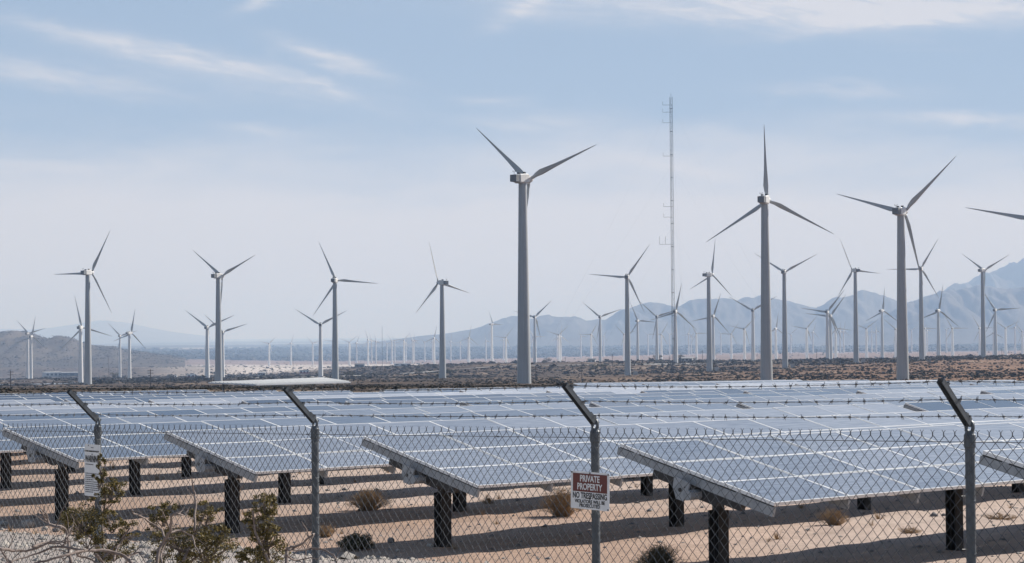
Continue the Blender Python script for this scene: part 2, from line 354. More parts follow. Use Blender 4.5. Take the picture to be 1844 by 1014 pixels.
def ground_albedo(X, Y):
    d = np.hypot(X, Y); f = X * FD.x + Y * FD.y; r = X * RD.x + Y * RD.y
    n1 = fbm(X * .35, Y * .35, 4, 21); n2 = fbm(X * .06, Y * .06, 4, 31)
    C = lambda *c: np.array(c)[None, :]
    sand = C(.57, .455, .385) * (0.82 + .36 * n1[:, None]); ored = C(.42, .24, .14)
    k = np.clip((n2 - .55) * 5, 0, 1)[:, None] * .55; a = sand * (1 - k) + ored * k
    grav = C(.46, .405, .365) * (.8 + .4 * n1[:, None])
    for rr_ in (16.6, 18.1):                          # wheel ruts along the fence
        k = np.exp(-((r - rr_ - .25 * np.sin(f / 7)) / .16) ** 2)[:, None] * .22; a = a * (1 - k)
    for ff_ in range(18, 90, 5):                      # faint tracks between the rows
        for o_ in (-.8, .8):
            k = (np.exp(-((f - ff_ - 2.2 - o_ - .1 * np.sin(r / 5)) / .14) ** 2) * np.clip((r - 20) / 3, 0, 1))[:, None] * .14; a = a * (1 - k)
    g = np.clip((19.3 + (n1 - .5) * 1.6 - r) / .9, 0, 1)[:, None]; a = a * (1 - g) + grav * g
    # brush country, wash, plain
    nb = fbm(X / 26, Y / 60, 4, 41)[:, None]; soil = C(.115, .083, .060) * (.6 + .8 * nb) + C(.22, .165, .12) * np.clip((nb - .60) * 6, 0, 1) * .7
    orange = C(.25, .145, .09); u = X / np.maximum(Y, 1) * FPX
    soil = soil * (1 - .30 * np.clip((250 - u) / 400, 0, 1))[:, None]; ko = (np.clip((u - 100) / 700, 0, 1) * np.clip((1900 - d) / 700, 0, 1))[:, None] * .75; soil = soil * (1 - ko) + orange * ko
    t = np.clip((d - 105) / 35, 0, 1)[:, None]; a = a * (1 - t) + soil * t
    tr = np.abs(fbm(X / 180, Y / 420, 2, 123) - .5); k = (np.clip(1 - tr / .012, 0, 1) * np.clip((d - 150) / 200, 0, 1))[:, None] * .8; a = a * (1 - k) + C(.33, .26, .20) * k
    lim = 2380 + np.clip(-u, -400, 700) * .6 + (fbm(X / 300, Y / 500, 4, 51) - .5) * 900
    pale = C(.56, .50, .455) * (.78 + .44 * fbm(X / 130, Y / 380, 4, 61)[:, None])
    t = (np.clip((d - lim) / 350, 0, 1) * (1 - .95 * np.clip((-u - 480) / 200, 0, 1)))[:, None]; a = a * (1 - t) + pale * t
    lim2 = 3900 + np.clip(-u, -250, 900) * 3.0 + (fbm(X / 500, Y / 900, 4, 71) - .5) * 1500
    plain = C(.26, .185, .15) * (.7 + .6 * fbm(X / 350, Y / 900, 4, 81)[:, None])
    t = np.clip((d - lim2) / 800, 0, 1)[:, None]; a = a * (1 - t) + plain * t
    lim3 = 7000 + (fbm(X / 900, Y / 1500, 4, 91) - .5) * 2500
    woods = C(.03, .036, .034); t = np.clip((d - lim3) / 700, 0, 1)[:, None]; a = a * (1 - t) + woods * t
    fp = np.clip((fbm(X / 2600, Y / 1400, 3, 95) - .60) * 12, 0, 1) * np.clip((d - 8800) / 1500, 0, 1) * np.clip((300 - u) / 500, 0, 1) * .7
    a = a * (1 - fp[:, None]) + C(.5, .45, .40) * fp[:, None]
    return np.clip(a, 0, .8)

def ground_mat(name, fine=True):
    m = bpy.data.materials.new(name); m.use_nodes = True; t = m.node_tree; b = t.nodes['Principled BSDF']; L = t.links.new
    at_ = N(t, 'ShaderNodeAttribute', attribute_name='albedo'); geo = N(t, 'ShaderNodeNewGeometry')
    def nz(scale, det=4, vec=None):
        n = N(t, 'ShaderNodeTexNoise'); n.inputs['Scale'].default_value = scale; n.inputs['Detail'].default_value = det; n.inputs['Roughness'].default_value = .7
        L(vec or geo.outputs['Position'], n.inputs['Vector']); return n.outputs['Fac']
    def mr(x, a, c, va, vb):
        n = N(t, 'ShaderNodeMapRange'); L(x, n.inputs[0])
        for i, v in enumerate((a, c, va, vb)): n.inputs[i + 1].default_value = v
        return n.outputs[0]
    def mul(a, c):
        n = N(t, 'ShaderNodeMath', operation='MULTIPLY'); L(a, n.inputs[0]); L(c, n.inputs[1]); return n.outputs[0]
    v = mul(mul(mr(nz(9), .3, .7, .74, 1.2), mr(nz(45, 3), .3, .7, .75, 1.2)), mul(mr(nz(.02, 6), .3, .7, .8, 1.2), mr(nz(.004, 6), .3, .7, .8, 1.2)))
    mx = N(t, 'ShaderNodeMix', data_type='RGBA', blend_type='MULTIPLY'); mx.inputs[0].default_value = 1
    cb = N(t, 'ShaderNodeCombineColor')
    for i in range(3): L(v, cb.inputs[i])
    L(at_.outputs['Color'], mx.inputs[6]); L(cb.outputs[0], mx.inputs[7]); L(mx.outputs[2], b.inputs['Base Color'])
    b.inputs['Roughness'].default_value = .95; b.inputs['Specular IOR Level'].default_value = .1
    bp = N(t, 'ShaderNodeBump'); bp.inputs['Strength'].default_value = .6; bp.inputs['Distance'].default_value = .03
    L(nz(14, 5), bp.inputs['Height']); L(bp.outputs[0], b.inputs['Normal'])
    return m
def set_albedo(me, colr):
    at_ = me.color_attributes.new('albedo', 'FLOAT_COLOR', 'POINT')
    c = np.ones((len(me.vertices), 4), np.float32); c[:, :3] = colr; at_.data.foreach_set('color', c.ravel())
def grid_faces(nr, na, wrap=False):
    i = np.arange(nr - 1)[:, None]; j = np.arange(na if wrap else na - 1)[None, :]; j2 = (j + 1) % na
    a = i * na + j; b = i * na + j2; c = (i + 1) * na + j2; d = (i + 1) * na + j
    return np.stack([a, b, c, d], -1).reshape(-1, 4)[:, ::-1]
M_['ground'] = ground_mat('desert_ground')

def make_ground():
    rad = np.concatenate([[1.5, 4, 7], np.geomspace(9.5, 130, 330), np.geomspace(131.5, 60000, 330)])
    a_in = np.radians(np.arange(-16, 16.001, .11)); a_out = np.radians(np.concatenate([np.arange(17, 30, 1), np.arange(30, 331, 4), np.arange(331, 344, 1)]))
    ang = np.concatenate([a_in, a_out]); R, A = np.meshgrid(rad, ang, indexing='ij')
    X = (R * np.sin(A)).ravel(); Y = (R * np.cos(A)).ravel(); Z = ground_z(X, Y)
    v = np.stack([X, Y, Z], -1); me = npmesh('ground', np.vstack([v, [[0, 0, gz(0, 0)]]]), grid_faces(len(rad), len(ang), True), M_['ground'], True)
    set_albedo(me, np.vstack([ground_albedo(X, Y), [[.4, .35, .3]]]))
    o = ob('ground', me); tag(o, kind='structure')
make_ground()

# ------------------------------------------------------------------ hills and mountains (height fields with real depth)
def interp(pts, x):
    return np.interp(x, [p[0] for p in pts], [p[1] for p in pts])
def ridge(name, crest, Y0, Yc, Y1, albedo, rough_amp, seed, mat_, step=3, rows=70, spur=1.0):
    """crest: silhouette rows (px, py) at distance Yc; falls to the plain at Y0 (front) and Y1 (back)."""
    xs = np.arange(crest[0][0], crest[-1][0] + .1, step); t = np.linspace(0, 1, rows)
    Yr = np.where(t < .62, Y0 + (Yc - Y0) * (t / .62), Yc + (Y1 - Yc) * ((t - .62) / .38))
    PX, YY = np.meshgrid(xs, Yr, indexing='xy'); T = np.meshgrid(xs, t, indexing='xy')[1]
    X = (PX - CX) / FPX * YY
    cy = interp(crest, PX); dep = cy - (601 + (922 - PX) * math.tan(R_(.45)))
    Ht = -dep / FPX * Yc                                         # crest height above the camera
    zb = CAMZ - 78.0
    top = CAMZ + Ht
    prof = np.where(T < .62, np.sin(np.clip(T / .62, 0, 1) * math.pi / 2) ** 1.25, np.cos(np.clip((T - .62) / .38, 0, 1) * math.pi / 2))
    L = (Y1 - Y0) / 9
    nz_ = fbm(X / L * 1.6 + seed, YY / L, 5, seed) - .5
    rid = 1 - np.abs(fbm(X / L * 2.6 + 9, YY / (L * 2.2), 5, seed + 5) * 2 - 1)
    amp = np.sin(np.clip(T / .62, 0, 1) * math.pi) * (T < .62)
    Z = zb + (top - zb) * prof * (1 + (nz_ * .5 + (rid - .75) * .55 * spur) * amp * rough_amp)
    r2 = 1 - np.abs(fbm(X / L * 7 + 3, YY / (L * .8), 5, seed + 15) * 2 - 1); Z = Z + (r2 - .75) * (top - zb) * .22 * prof * rough_amp * (.35 + .65 * amp)
    Z = Z + (fbm(PX / 9.0, T * 9, 3, seed + 9) - .5) * (top - zb) * .045 * prof * rough_amp
    Z = np.where((T == 0) | (T == 1), zb - 12, Z)
    v = np.stack([X.ravel(), YY.ravel(), Z.ravel()], -1); me = npmesh(name, v, grid_faces(rows, len(xs))[:, ::-1], mat_, True)
    a = np.array(albedo)[None, :] * (.55 + .9 * fbm(X.ravel() / L * 3, YY.ravel() / L * 3, 5, seed + 3))[:, None]
    set_albedo(me, np.clip(a, 0, .7)); o = ob(name, me); tag(o, kind='structure'); return v
M_['hill'] = ground_mat('hill_slope')
ridge('mountain_range', [(620, 625), (700, 613), (760, 605), (810, 600), (850, 593), (880, 583), (905, 574), (925, 569), (940, 571), (960, 575), (985, 568), (1005, 570), (1030, 572), (1055, 580), (1075, 576), (1090, 577), (1120, 561), (1150, 550), (1168, 545), (1185, 546), (1215, 556), (1250, 541), (1280, 543), (1310, 545), (1345, 540), (1375, 533), (1400, 539), (1440, 547), (1468, 557), (1498, 541), (1530, 534), (1555, 525), (1585, 531), (1620, 544), (1660, 556), (1740, 575), (1850, 590), (1990, 604)],
      11500, 13600, 18000, (.09, .09, .09), .95, 3, M_['hill'])
ridge('near_mountain', [(1440, 622), (1500, 606), (1540, 592), (1580, 575), (1620, 553), (1640, 545), (1665, 535), (1700, 526), (1730, 521), (1760, 514), (1785, 519), (1815, 524), (1845, 521), (1900, 515), (2000, 545), (2150, 590), (2250, 606)],
      10400, 11800, 14500, (.10, .095, .092), 1.0, 11, M_['hill'])
ridge('far_mountain', [(1500, 620), (1560, 604), (1640, 570), (1690, 535), (1720, 520), (1755, 503), (1785, 492), (1800, 483), (1830, 477), (1850, 473), (1920, 474), (2020, 490), (2150, 540), (2300, 600)],
      13800, 16500, 20500, (.095, .09, .09), 1.1, 19, M_['hill'])
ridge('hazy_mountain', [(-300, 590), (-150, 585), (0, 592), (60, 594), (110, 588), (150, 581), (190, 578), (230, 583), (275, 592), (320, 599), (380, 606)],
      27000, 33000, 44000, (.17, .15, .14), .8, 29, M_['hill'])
HILLV = ridge('desert_hill', [(-420, 592), (-200, 597), (-80, 601), (0, 599), (45, 601), (70, 606), (88, 612), (100, 610), (118, 608), (136, 613), (158, 621), (180, 624), (205, 625), (225, 631), (255, 634), (280, 639), (305, 641), (335, 648)],
      4300, 5600, 7400, (.095, .08, .066), 1.2, 37, M_['hill'], step=3)

# ------------------------------------------------------------------ desert brush, far trees, gravel (uncountable: stuff)
def clump_template(n, seed, flat=.60):
    g = np.random.default_rng(seed); v = []; f = []
    for i in range(n):
        d = g.normal(size=3); d /= np.linalg.norm(d); d[2] = abs(d[2]) * 1.0
        p = d * np.array([.5, .5, .62]) * (.55 + .45 * g.random()); s = .26 + .2 * g.random()
        a = g.normal(size=3); a /= np.linalg.norm(a); b = np.cross(a, d); b /= (np.linalg.norm(b) + 1e-9)
        o = len(v); v += [p + a * s, p - a * s * .6 + b * s * .8, p - a * s * .5 - b * s * .8]; f.append((o, o + 1, o + 2))
    v = np.array(v); v[:, 2] = np.maximum(v[:, 2], -.02) * flat; return v, np.array(f)
def scatter(name, X, Y, S, templates, m, sink=.03, Z=None):
    Z = ground_z(X, Y) if Z is None else Z; V = []; F = []; o = 0; k = len(X); ti = rng.integers(0, len(templates), k); rot = rng.random(k) * 6.283
    for q, (tv, tf) in enumerate(templates):
        ix = np.where(ti == q)[0]
        if not len(ix): continue
        c, s = np.cos(rot[ix])[:, None], np.sin(rot[ix])[:, None]
        x = (tv[None, :, 0] * c - tv[None, :, 1] * s) * S[ix][:, None] + X[ix][:, None]; y = (tv[None, :, 0] * s + tv[None, :, 1] * c) * S[ix][:, None] + Y[ix][:, None]
        z = tv[None, :, 2] * S[ix][:, None] + (Z[ix] - sink * S[ix])[:, None]
        V.append(np.stack([x, y, z], -1).reshape(-1, 3)); F.append((tf[None] + (np.arange(len(ix)) * len(tv))[:, None, None]).reshape(-1, 3) + o); o += len(ix) * len(tv)
    me = npmesh(name, np.vstack(V), np.vstack(F), m); return tag(ob(name, me), kind='stuff')
tmpl = [clump_template(26, s) for s in range(6)]; tmpl_s = [clump_template(12, 20 + s) for s in range(6)]
def brush():
    n = 19000; u = rng.uniform(-1050, 1050, n); Y = np.exp(rng.uniform(math.log(215), math.log(1600), n)); X = u / FPX * Y
    den = fbm(X / 40, Y / 110, 3, 77); keep = rng.random(n) < np.clip((den - .30) * 3.2, .10, 1); X, Y = X[keep], Y[keep]
    S = np.minimum(rng.lognormal(math.log(1.25), .42, len(X)), .0017 * Y * rng.uniform(.5, 1, len(X))); scatter('desert_brush', X, Y, S, tmpl, M_['brush'])
    n = 5000; u = rng.uniform(-1050, 1050, n); Y = rng.uniform(105, 330, n); X = u / FPX * Y; f_ = X * FD.x + Y * FD.y; r_ = X * RD.x + Y * RD.y
    keep = ((f_ > 90) & (r_ > 20)) | (r_ > 112); X, Y = X[keep], Y[keep]; scatter('verge_brush', X, Y, rng.lognormal(math.log(.26), .4, len(X)), tmpl, M_['brush'])
    n = 520; u = rng.uniform(-1050, 350, n); Y = rng.uniform(2100, 3500, n); X = u / FPX * Y; den = fbm(X / 160, Y / 300, 3, 277); keep = den > .44; X, Y = X[keep], Y[keep]
    scatter('tree_clumps', X, Y, rng.lognormal(math.log(3.6), .35, len(X)), tmpl, M_['brush'])
    n = 5200; u = rng.uniform(250, 1060, n); Y = np.exp(rng.uniform(math.log(700), math.log(1750), n)); X = u / FPX * Y
    den = fbm(X / 25, Y / 60, 3, 177); keep = rng.random(n) < np.clip((den - .30) * 3.2, .10, 1); X, Y = X[keep], Y[keep]
    scatter('ridge_brush', X, Y, rng.lognormal(math.log(.95), .4, len(X)), tmpl, M_['brush'])
    n = 46000; u = rng.uniform(-1050, 1050, n); Y = np.exp(rng.uniform(math.log(1350), math.log(4400), n)); X = u / FPX * Y
    lim = 2600 + np.clip(-u, -400, 700) * .6
    den = fbm(X / 90, Y / 320, 3, 79); keep = rng.random(n) < np.clip((den - .33) * 3.4, .06, 1) * np.maximum(np.clip((lim + 500 - Y) / 700, .07, 1), .5 * np.clip((-u - 480) / 150, 0, 1)); X, Y = X[keep], Y[keep]
    S = rng.lognormal(math.log(1.7), .45, len(X)); scatter('far_brush', X, Y, S, tmpl_s, M_['brush'])
    n = 13000; u = rng.uniform(-1050, 1050, n); Y = np.exp(rng.uniform(math.log(7100), math.log(12500), n)); X = u / FPX * Y
    den = fbm(X / 900, Y / 1500, 3, 83); keep = rng.random(n) < np.clip((den - .25) * 4, .08, 1); X, Y = X[keep], Y[keep]
    scatter('far_woods', X, Y, rng.lognormal(math.log(17), .3, len(X)), tmpl_s, M_['brush'])
    n = 1200; u = rng.uniform(-1050, 1050, n); Y = np.exp(rng.uniform(math.log(3000), math.log(7500), n)); X = u / FPX * Y
    scatter('plain_scrub', X, Y, rng.lognormal(math.log(3.2), .4, n), tmpl_s, M_['brush'])
    k = rng.integers(0, len(HILLV), 16000); P = HILLV[k] + rng.normal(0, 1, (16000, 3)) * np.array([5, 12, 0]); ok = P[:, 2] > -60; P = P[ok]
    scatter('hill_scrub', P[:, 0], P[:, 1], rng.lognormal(math.log(2.6), .4, len(P)), tmpl_s, M_['brush'], .1, P[:, 2])
brush()
def gravel():
    tv = []
    g = np.random.default_rng(5)
    for s in range(5):
        v = np.array([(1, 0, 0), (-1, 0, 0), (0, 1, 0), (0, -1, 0), (0, 0, .7), (0, 0, -.5), (.7, .7, .2), (-.7, .6, .25)]) * (1 + g.uniform(-.3, .3, (8, 3)))
        f = np.array([(0, 6, 4), (6, 2, 4), (2, 7, 4), (7, 1, 4), (1, 3, 4), (3, 0, 4), (0, 3, 5), (3, 1, 5)]); tv.append((v, f))
    n = 9000; f = rng.uniform(-12, 42, n); r = rng.uniform(13.5, 19.6, n); keep = rng.random(n) < np.clip((19.8 - r) / 1.2, 0, 1) ; f, r = f[keep], r[keep]
    P = np.outer(f, FD) + np.outer(r, RD); scatter('gravel', P[:, 0], P[:, 1], rng.lognormal(math.log(.024), .5, len(f)), tv, M_['rock'], -.1)
    n = 420; f = rng.uniform(0, 70, n); r = rng.uniform(18, 60, n); P = np.outer(f, FD) + np.outer(r, RD)
    wt = []
    for s_ in range(4):
        g = np.random.default_rng(60 + s_); V_ = []; F_ = []
        for q in range(26):
            th = g.uniform(0, 6.28); sp = g.uniform(.1, 1); t_ = np.array([np.cos(th) * sp, np.sin(th) * sp, g.uniform(.25, .9)]); b_ = np.array([t_[0] * .2, t_[1] * .2, 0]); sd_ = np.array([-np.sin(th), np.cos(th), 0]) * .035
            o_ = len(V_); V_ += [b_ - sd_, b_ + sd_, t_]; F_.append((o_, o_ + 1, o_ + 2))
        wt.append((np.array(V_), np.array(F_)))
    scatter('dry_weeds', P[:, 0], P[:, 1], rng.lognormal(math.log(.13), .45, n), wt, M_['drytwig'])
    n = 5200; f = rng.uniform(-8, 60, n); r = rng.uniform(19, 42, n); P = np.outer(f, FD) + np.outer(r, RD)
    scatter('sand_pebbles', P[:, 0], P[:, 1], rng.lognormal(math.log(.02), .5, n), tv, M_['rockd'], -.1)
gravel()

# ------------------------------------------------------------------ solar field
HM = W_ * .5484; TILT = R_(14.1); SL = HM * 3
def module_mesh():
    m = MB(); x0, x1, y0, y1 = .003, W_ - .003, .003, HM - .003; fw = .020; t = .04; d = .003
    o = [(x0, y0), (x1, y0), (x1, y1), (x0, y1)]; i = [(x0 + fw, y0 + fw), (x1 - fw, y0 + fw), (x1 - fw, y1 - fw), (x0 + fw, y1 - fw)]
    v = [(x, y, 0) for x, y in o] + [(x, y, 0) for x, y in i] + [(x, y, -d) for x, y in i] + [(x, y, -t) for x, y in o]
    f = []
    for k in range(4):
        n = (k + 1) % 4; f += [(k, n, 4 + n, 4 + k), (4 + k, 4 + n, 8 + n, 8 + k), (12 + k, 12 + n, n, k)]
    m.add(v, f, 0); m.add([v[8], v[9], v[10], v[11]], [(0, 1, 2, 3)], 1); m.add([v[15], v[14], v[13], v[12]], [(0, 1, 2, 3)], 2)
    return m.mesh('module', [M_['alu'], M_['glass'], M_['grey']])
ME_MOD = module_mesh()
def rafter_mesh():                                   # channel under a module joint, tapered ends; local y down the slope is negative
    m = MB(); prof = [(.02, -.058), (-SL, -.058), (-SL, -.172), (.02, -.150)]
    v = [(x, y, z) for x in (-.022, .022) for (y, z) in prof]; n = 4
    m.add(v, [tuple(range(n)), tuple(range(2 * n - 1, n - 1, -1))] + [(k, n + k, n + (k + 1) % n, (k + 1) % n) for k in range(n)])
    m.bx(-.012, .012, -SL + .02, 0, -.059, -.038, 1)  # dark strip painting the shade in the gap between frame and channel
    for k in range(3):                                # module clamps
        m.bx(-.026, .026, -HM * (k + .35) - .04, -HM * (k + .35) + .04, -.062, -.040)
    return m.mesh('rafter', [M_['galv'], M_['dark']])
ME_RAF = rafter_mesh()
def bracket_mesh():
    m = MB(); pts = [(-.11, .0), (.13, .02), (.12, -.12), (.04, -.24), (-.08, -.24), (-.12, -.12)]
    v = [(x, y, z) for x in (-.012, .012) for (y, z) in pts]; n = len(pts)
    m.add(v, [tuple(range(n)), tuple(range(2 * n - 1, n - 1, -1))] + [(k, n + k, n + (k + 1) % n, (k + 1) % n) for k in range(n)])
    m.tube([(-.02, .0, -.12), (.02, .0, -.12)], .026, 8, 1); m.tube([(-.02, -.06, -.07), (.02, -.06, -.07)], .010, 6, 1)
    return m.mesh('bracket', [M_['galv'], M_['dark']])
ME_BRK = bracket_mesh()
ORD = ['first', 'second', 'third', 'fourth', 'fifth', 'sixth', 'seventh', 'eighth', 'ninth', 'tenth', 'eleventh', 'twelfth', 'thirteenth', 'fourteenth', 'fifteenth', 'sixteenth', 'seventeenth', 'eighteenth', 'nineteenth', 'twentieth']
def top_H(f, r):
    x = f - 17; y = r - 19.5
    return 1.36 + .0185 * x - .00008 * x * x + .006 * y + .00004 * y * y
ROWS = [(7.95, 12.75), (11.54, 12.98), (15.37, 13.54), (19.13, 13.93), (22.54, 13.98)] + [(22.54 + 3.42 * j, 14.0) for j in range(1, 10)]
BL = [(None, 14), (28.4, 12), (41.6, 14), (57.4, 14)]
WHERE = ['beside the fence', 'behind the first cross aisle', 'behind the second cross aisle', 'at the far end of its row']
def table(f0, r0, n, label, blk, row, group):
    jit = random.choice((-.014, -.006, 0, .006, .013)) if not (blk == 0 and row < 4) else random.choice((-.002, .002))
    r1 = r0 + n * W_; dust_glare = (random.choice((.02, .05, .12, .32, .52, .66)) + .07 * blk) if not (blk == 0 and row < 5) else (.60, .46, .44, .46, .22)[row]; dslope = random.uniform(-.02, .40)  # dust paleness per table, rising along the row, paints the glare too
    zt0 = CAMZ - top_H(f0, r0); zt1 = CAMZ - top_H(f0, r1)
    p = P2(f0, r0)
    xa = (RD * (n * W_) + Vector((0, 0, zt1 - zt0))).normalized()
    dn = (-FD * math.cos(TILT + jit * 3) - Vector((0, 0, math.sin(TILT + jit * 3)))); ya = -(dn - xa * dn.dot(xa)).normalized(); za = xa.cross(ya)
    TL = Vector((p.x, p.y, zt0)); mid = TL + xa * (n * W_ / 2) - ya * (SL / 2); base = Vector((mid.x, mid.y, gz(mid.x, mid.y)))
    root = thing('solar_table', label, 'solar panels', base, 0, group)
    BM = Matrix(((xa.x, ya.x, za.x, TL.x - base.x), (xa.y, ya.y, za.y, TL.y - base.y), (xa.z, ya.z, za.z, TL.z - base.z), (0, 0, 0, 1)))
    for i in range(n):
        for j in range(3):
            o = ob('module', ME_MOD, root); o['dust_glare'] = min(.9, max(.05, dust_glare + dslope * (i / n - .5) + random.gauss(0, .03)))
            q = Matrix.Rotation(random.gauss(0, .0035), 4, 'X') @ Matrix.Rotation(random.gauss(0, .003), 4, 'Y')
            o.matrix_local = BM @ Matrix.Translation((i * W_, -(j + 1) * HM, 0)) @ q
    for i in (range(n + 1) if (blk == 0 and row < 8) else (0, n)):
        x = min(max(i * W_, .03), n * W_ - .03); ob('rafter', ME_RAF, root).matrix_local = BM @ Matrix.Translation((x, 0, 0))
    m = MB(); m.tube([(-.12, -SL * .52, -.27), (n * W_ + .1, -SL * .52, -.27)], .065, 8); ob('torque_tube', m.mesh('torque_tube', M_['galv']), root).matrix_local = BM
    ob('bracket', ME_BRK, root).matrix_local = BM @ Matrix.Translation((-.10, -SL * .47, -.12))
    m = MB(); cp = []
    for q in range(n * 4 + 1): cp.append((q * W_ / 4, -SL * .40, -.20 - .05 * math.sin(math.pi * (q % 4) / 4) - .01 * math.sin(q * 1.7)))
    m.tube(cp, .012, 4); ob('cable', m.mesh('cable', M_['dark']), root).matrix_local = BM
    m = MB(); m.box((.14, -SL * .50, -.225), (.05, 0, 0), (0, .70, .0), (0, 0, .05)); m.box((.14, -SL * .50, -.30), (.04, 0, 0), (0, .34, .0), (0, 0, .03)); ob('end_brace', m.mesh('end_brace', M_['dark']), root).matrix_local = BM
    k = .32
    while k < n:
        lp = BM @ Vector((k * W_, -SL * .52, -.30)); wx, wy = lp.x + base.x, lp.y + base.y; zb = gz(wx, wy) - base.z - .25; zt = lp.z + .02
        m = MB(); cut = zt - .20
        # H pile: web and two flanges, slimmer neck on top
        h2 = (cut - zb) / 2; zc = (cut + zb) / 2
        m.box((0, 0, zc), RD * .008, FD * .07, (0, 0, h2))
        for s in (-1, 1): m.box(FD * (.076 * s) + Vector((0, 0, zc)), RD * .095, FD * .006, (0, 0, h2 - .001))
        m.box((0, 0, zc), RD * .088, FD * .004, (0, 0, h2 - .003))
        m.box((0, 0, (cut + zt) / 2), RD * .045, FD * .06, (0, 0, (zt - cut) / 2 + .02))
        ob('post', m.mesh('post', M_['blackpost']), root, (lp.x, lp.y, 0)); k += 3.46
    return root
for ri, (fw_, rw_) in enumerate(ROWS):
    for b, (rs, n) in enumerate(BL):
        if b == 2 and ri > 11: continue
        r0 = (rw_ if b == 0 else rs) * W_; f0 = fw_ * W_
        lab = 'solar panel table in the %s row, %s' % ('nearest' if ri == 0 else ORD[ri] + ' nearest', WHERE[b])
        table(f0, r0, n, lab, b, ri, 'rows of tilted solar panel tables')

# ------------------------------------------------------------------ chain link fence
FR = 10.95; SP = 3.05
def fpt(k): 
    x = (172 + 327.9 * k) / (1 - .1121 * k); Z = 19.06 * (1 - .1121 * k); p = Vector(((x - CX) / FPX * Z, Z, 0))
    f = p.dot(FD); q = P2(f, FR); q.z = CAMZ - (.797 - .062 * k); return q
f_0 = fpt(0).dot(FD); f_3 = fpt(3).dot(FD); FSTEP = (f_3 - f_0) / 3
def ftop(f): return CAMZ - (.797 - .062 * (f - f_0) / FSTEP)
fence = thing('chain_link_fence', 'chain link fence topped with three strands of barbed wire on angled arms', 'fence', P2(f_0 + FSTEP * 1.5, FR) + Vector((0, 0, gz(*P2(f_0 + FSTEP * 1.5, FR).xy))))
FO = fence.location.copy()
KS = range(-1, 5)
def channel(m, a, b, wv, hv, m_=0):
    """open steel channel from a to b: web and two lips"""
    a, b = Vector(a), Vector(b); c = (a + b) / 2; d = (b - a) / 2
    m.box(c, d, wv, hv * .12, m_)
    m.box(c + wv * .88 - hv * .55, d * .999, wv * .10, hv * .5, m_); m.box(c - wv * .88 - hv * .55, d * .999, wv * .10, hv * .5, m_)
for k in KS:
    f = f_0 + FSTEP * k; p = P2(f, FR); zt = ftop(f); zg = gz(p.x, p.y)
    po = ob('post', None, fence); 
    m = MB(); m.tube([(0, 0, zg - .3), (0, 0, zt - .02)], .030, 14); m.tube([(0, 0, zt - .10), (0, 0, zt - .09), (0, 0, zt - .02), (0, 0, zt - .012)], [.031, .036, .036, .031], 14)
    for zz in (.28, .62, .95): m.tube([(0, 0, zt - zz), (0, 0, zt - zz + .022)], .0325, 12)
    me = m.mesh('post', M_['fpost'], False); po.data = None
    bpy.data.objects.remove(po); po = ob('post', me, fence, (p.x - FO.x, p.y - FO.y, -FO.z))
    for zz in (.12, .40, .72, 1.05):
        m = MB(); m.tube([(-RD * .034 + FD * (.042 * math.cos(t)) + RD * (.066 * max(0, math.sin(t))) + Vector((0, 0, zt - zz + .012 * math.cos(t)))) for t in np.linspace(0, math.pi, 9)], .0022, 4); ob('tie_wire', m.mesh('tie_wire', M_['wire']), po)
    m = MB(); ring = [(FD * (.024 * math.cos(t)) + RD * 0 + Vector((0, 0, zt + .028 + .036 * math.sin(t)))) for t in np.linspace(-.9, math.pi + .9, 16)]
    m.tube(ring, .011, 6); m.tube([(0, 0, zt - .03), (0, 0, zt + .004)], [.034, .026], 12)
    a = Vector((0, 0, zt + .05)) - RD * .0; b = Vector((0, 0, zt + .05 + .275)) - RD * .30
    ax = (b - a).normalized(); up = (RD * 1 + Vector((0, 0, 1))).normalized(); up = (up - ax * up.dot(ax)).normalized(); wv = ax.cross(up).normalized()
    channel(m, a, b, wv * .021, up * .03)
    m.box(a + ax * .03 + up * .004, ax * .055, wv * .018, up * .012)
    for t in (.07, .46, .85):
        m.box(a + ax * (.4 * t) + up * .016, ax * .008, wv * .014, up * .012)
    ob('barb_arm', m.mesh('barb_arm', M_['fpost']), po, (0, 0, 0))
fA = f_0 + FSTEP * KS[0]; fB = f_0 + FSTEP * KS[-1]
flo, fhi = min(fA, fB), max(fA, fB)
# three barbed strands
for s, t in enumerate((.12, .50, .90)):
    m = MB(); off = -RD * (.30 * t) + Vector((0, 0, .05 + .275 * t)) + (RD + Vector((0, 0, 1))).normalized() * .016
    n = int((fhi - flo) / .025); pa = []; pb = []
    for i in range(n + 1):
        f = flo + (fhi - flo) * i / n; bay = ((f - f_0) / FSTEP) % 1.0; sag = -.018 * 4 * bay * (1 - bay) * (.6 + .25 * s)
        c = P2(f, FR) + Vector((0, 0, ftop(f) + sag)) + off; th = i * 1.15
        dv = RD * (math.cos(th) * .0028) + Vector((0, 0, math.sin(th) * .0028)); pa.append(c + dv - FO); pb.append(c - dv - FO)
    m.tube(pa, .0017, 4); m.tube(pb, .0017, 4); o = ob('barbed_strand', m.mesh('barbed_strand', M_['barb']), fence)
    m = MB(); f = flo + .05
    while f < fhi:
        bay = ((f - f_0) / FSTEP) % 1.0; sag = -.018 * 4 * bay * (1 - bay) * (.6 + .25 * s); c = P2(f, FR) + Vector((0, 0, ftop(f) + sag)) + off - FO
        m.tube([c - FD * .007, c + FD * .007], .0065, 6)
        for q in range(2):
            th = random.uniform(0, math.pi); d = (RD * math.cos(th) + Vector((0, 0, math.sin(th)))) * .020 + FD * random.uniform(-.012, .012)
            m.tube([c + FD * (.004 * (q * 2 - 1)) - d, c + FD * (.004 * (q * 2 - 1)) + d], .0019, 4)
        f += .125 + random.uniform(-.02, .02)
    tag(ob('barb', m.mesh('barb', M_['barb']), o), kind='stuff')
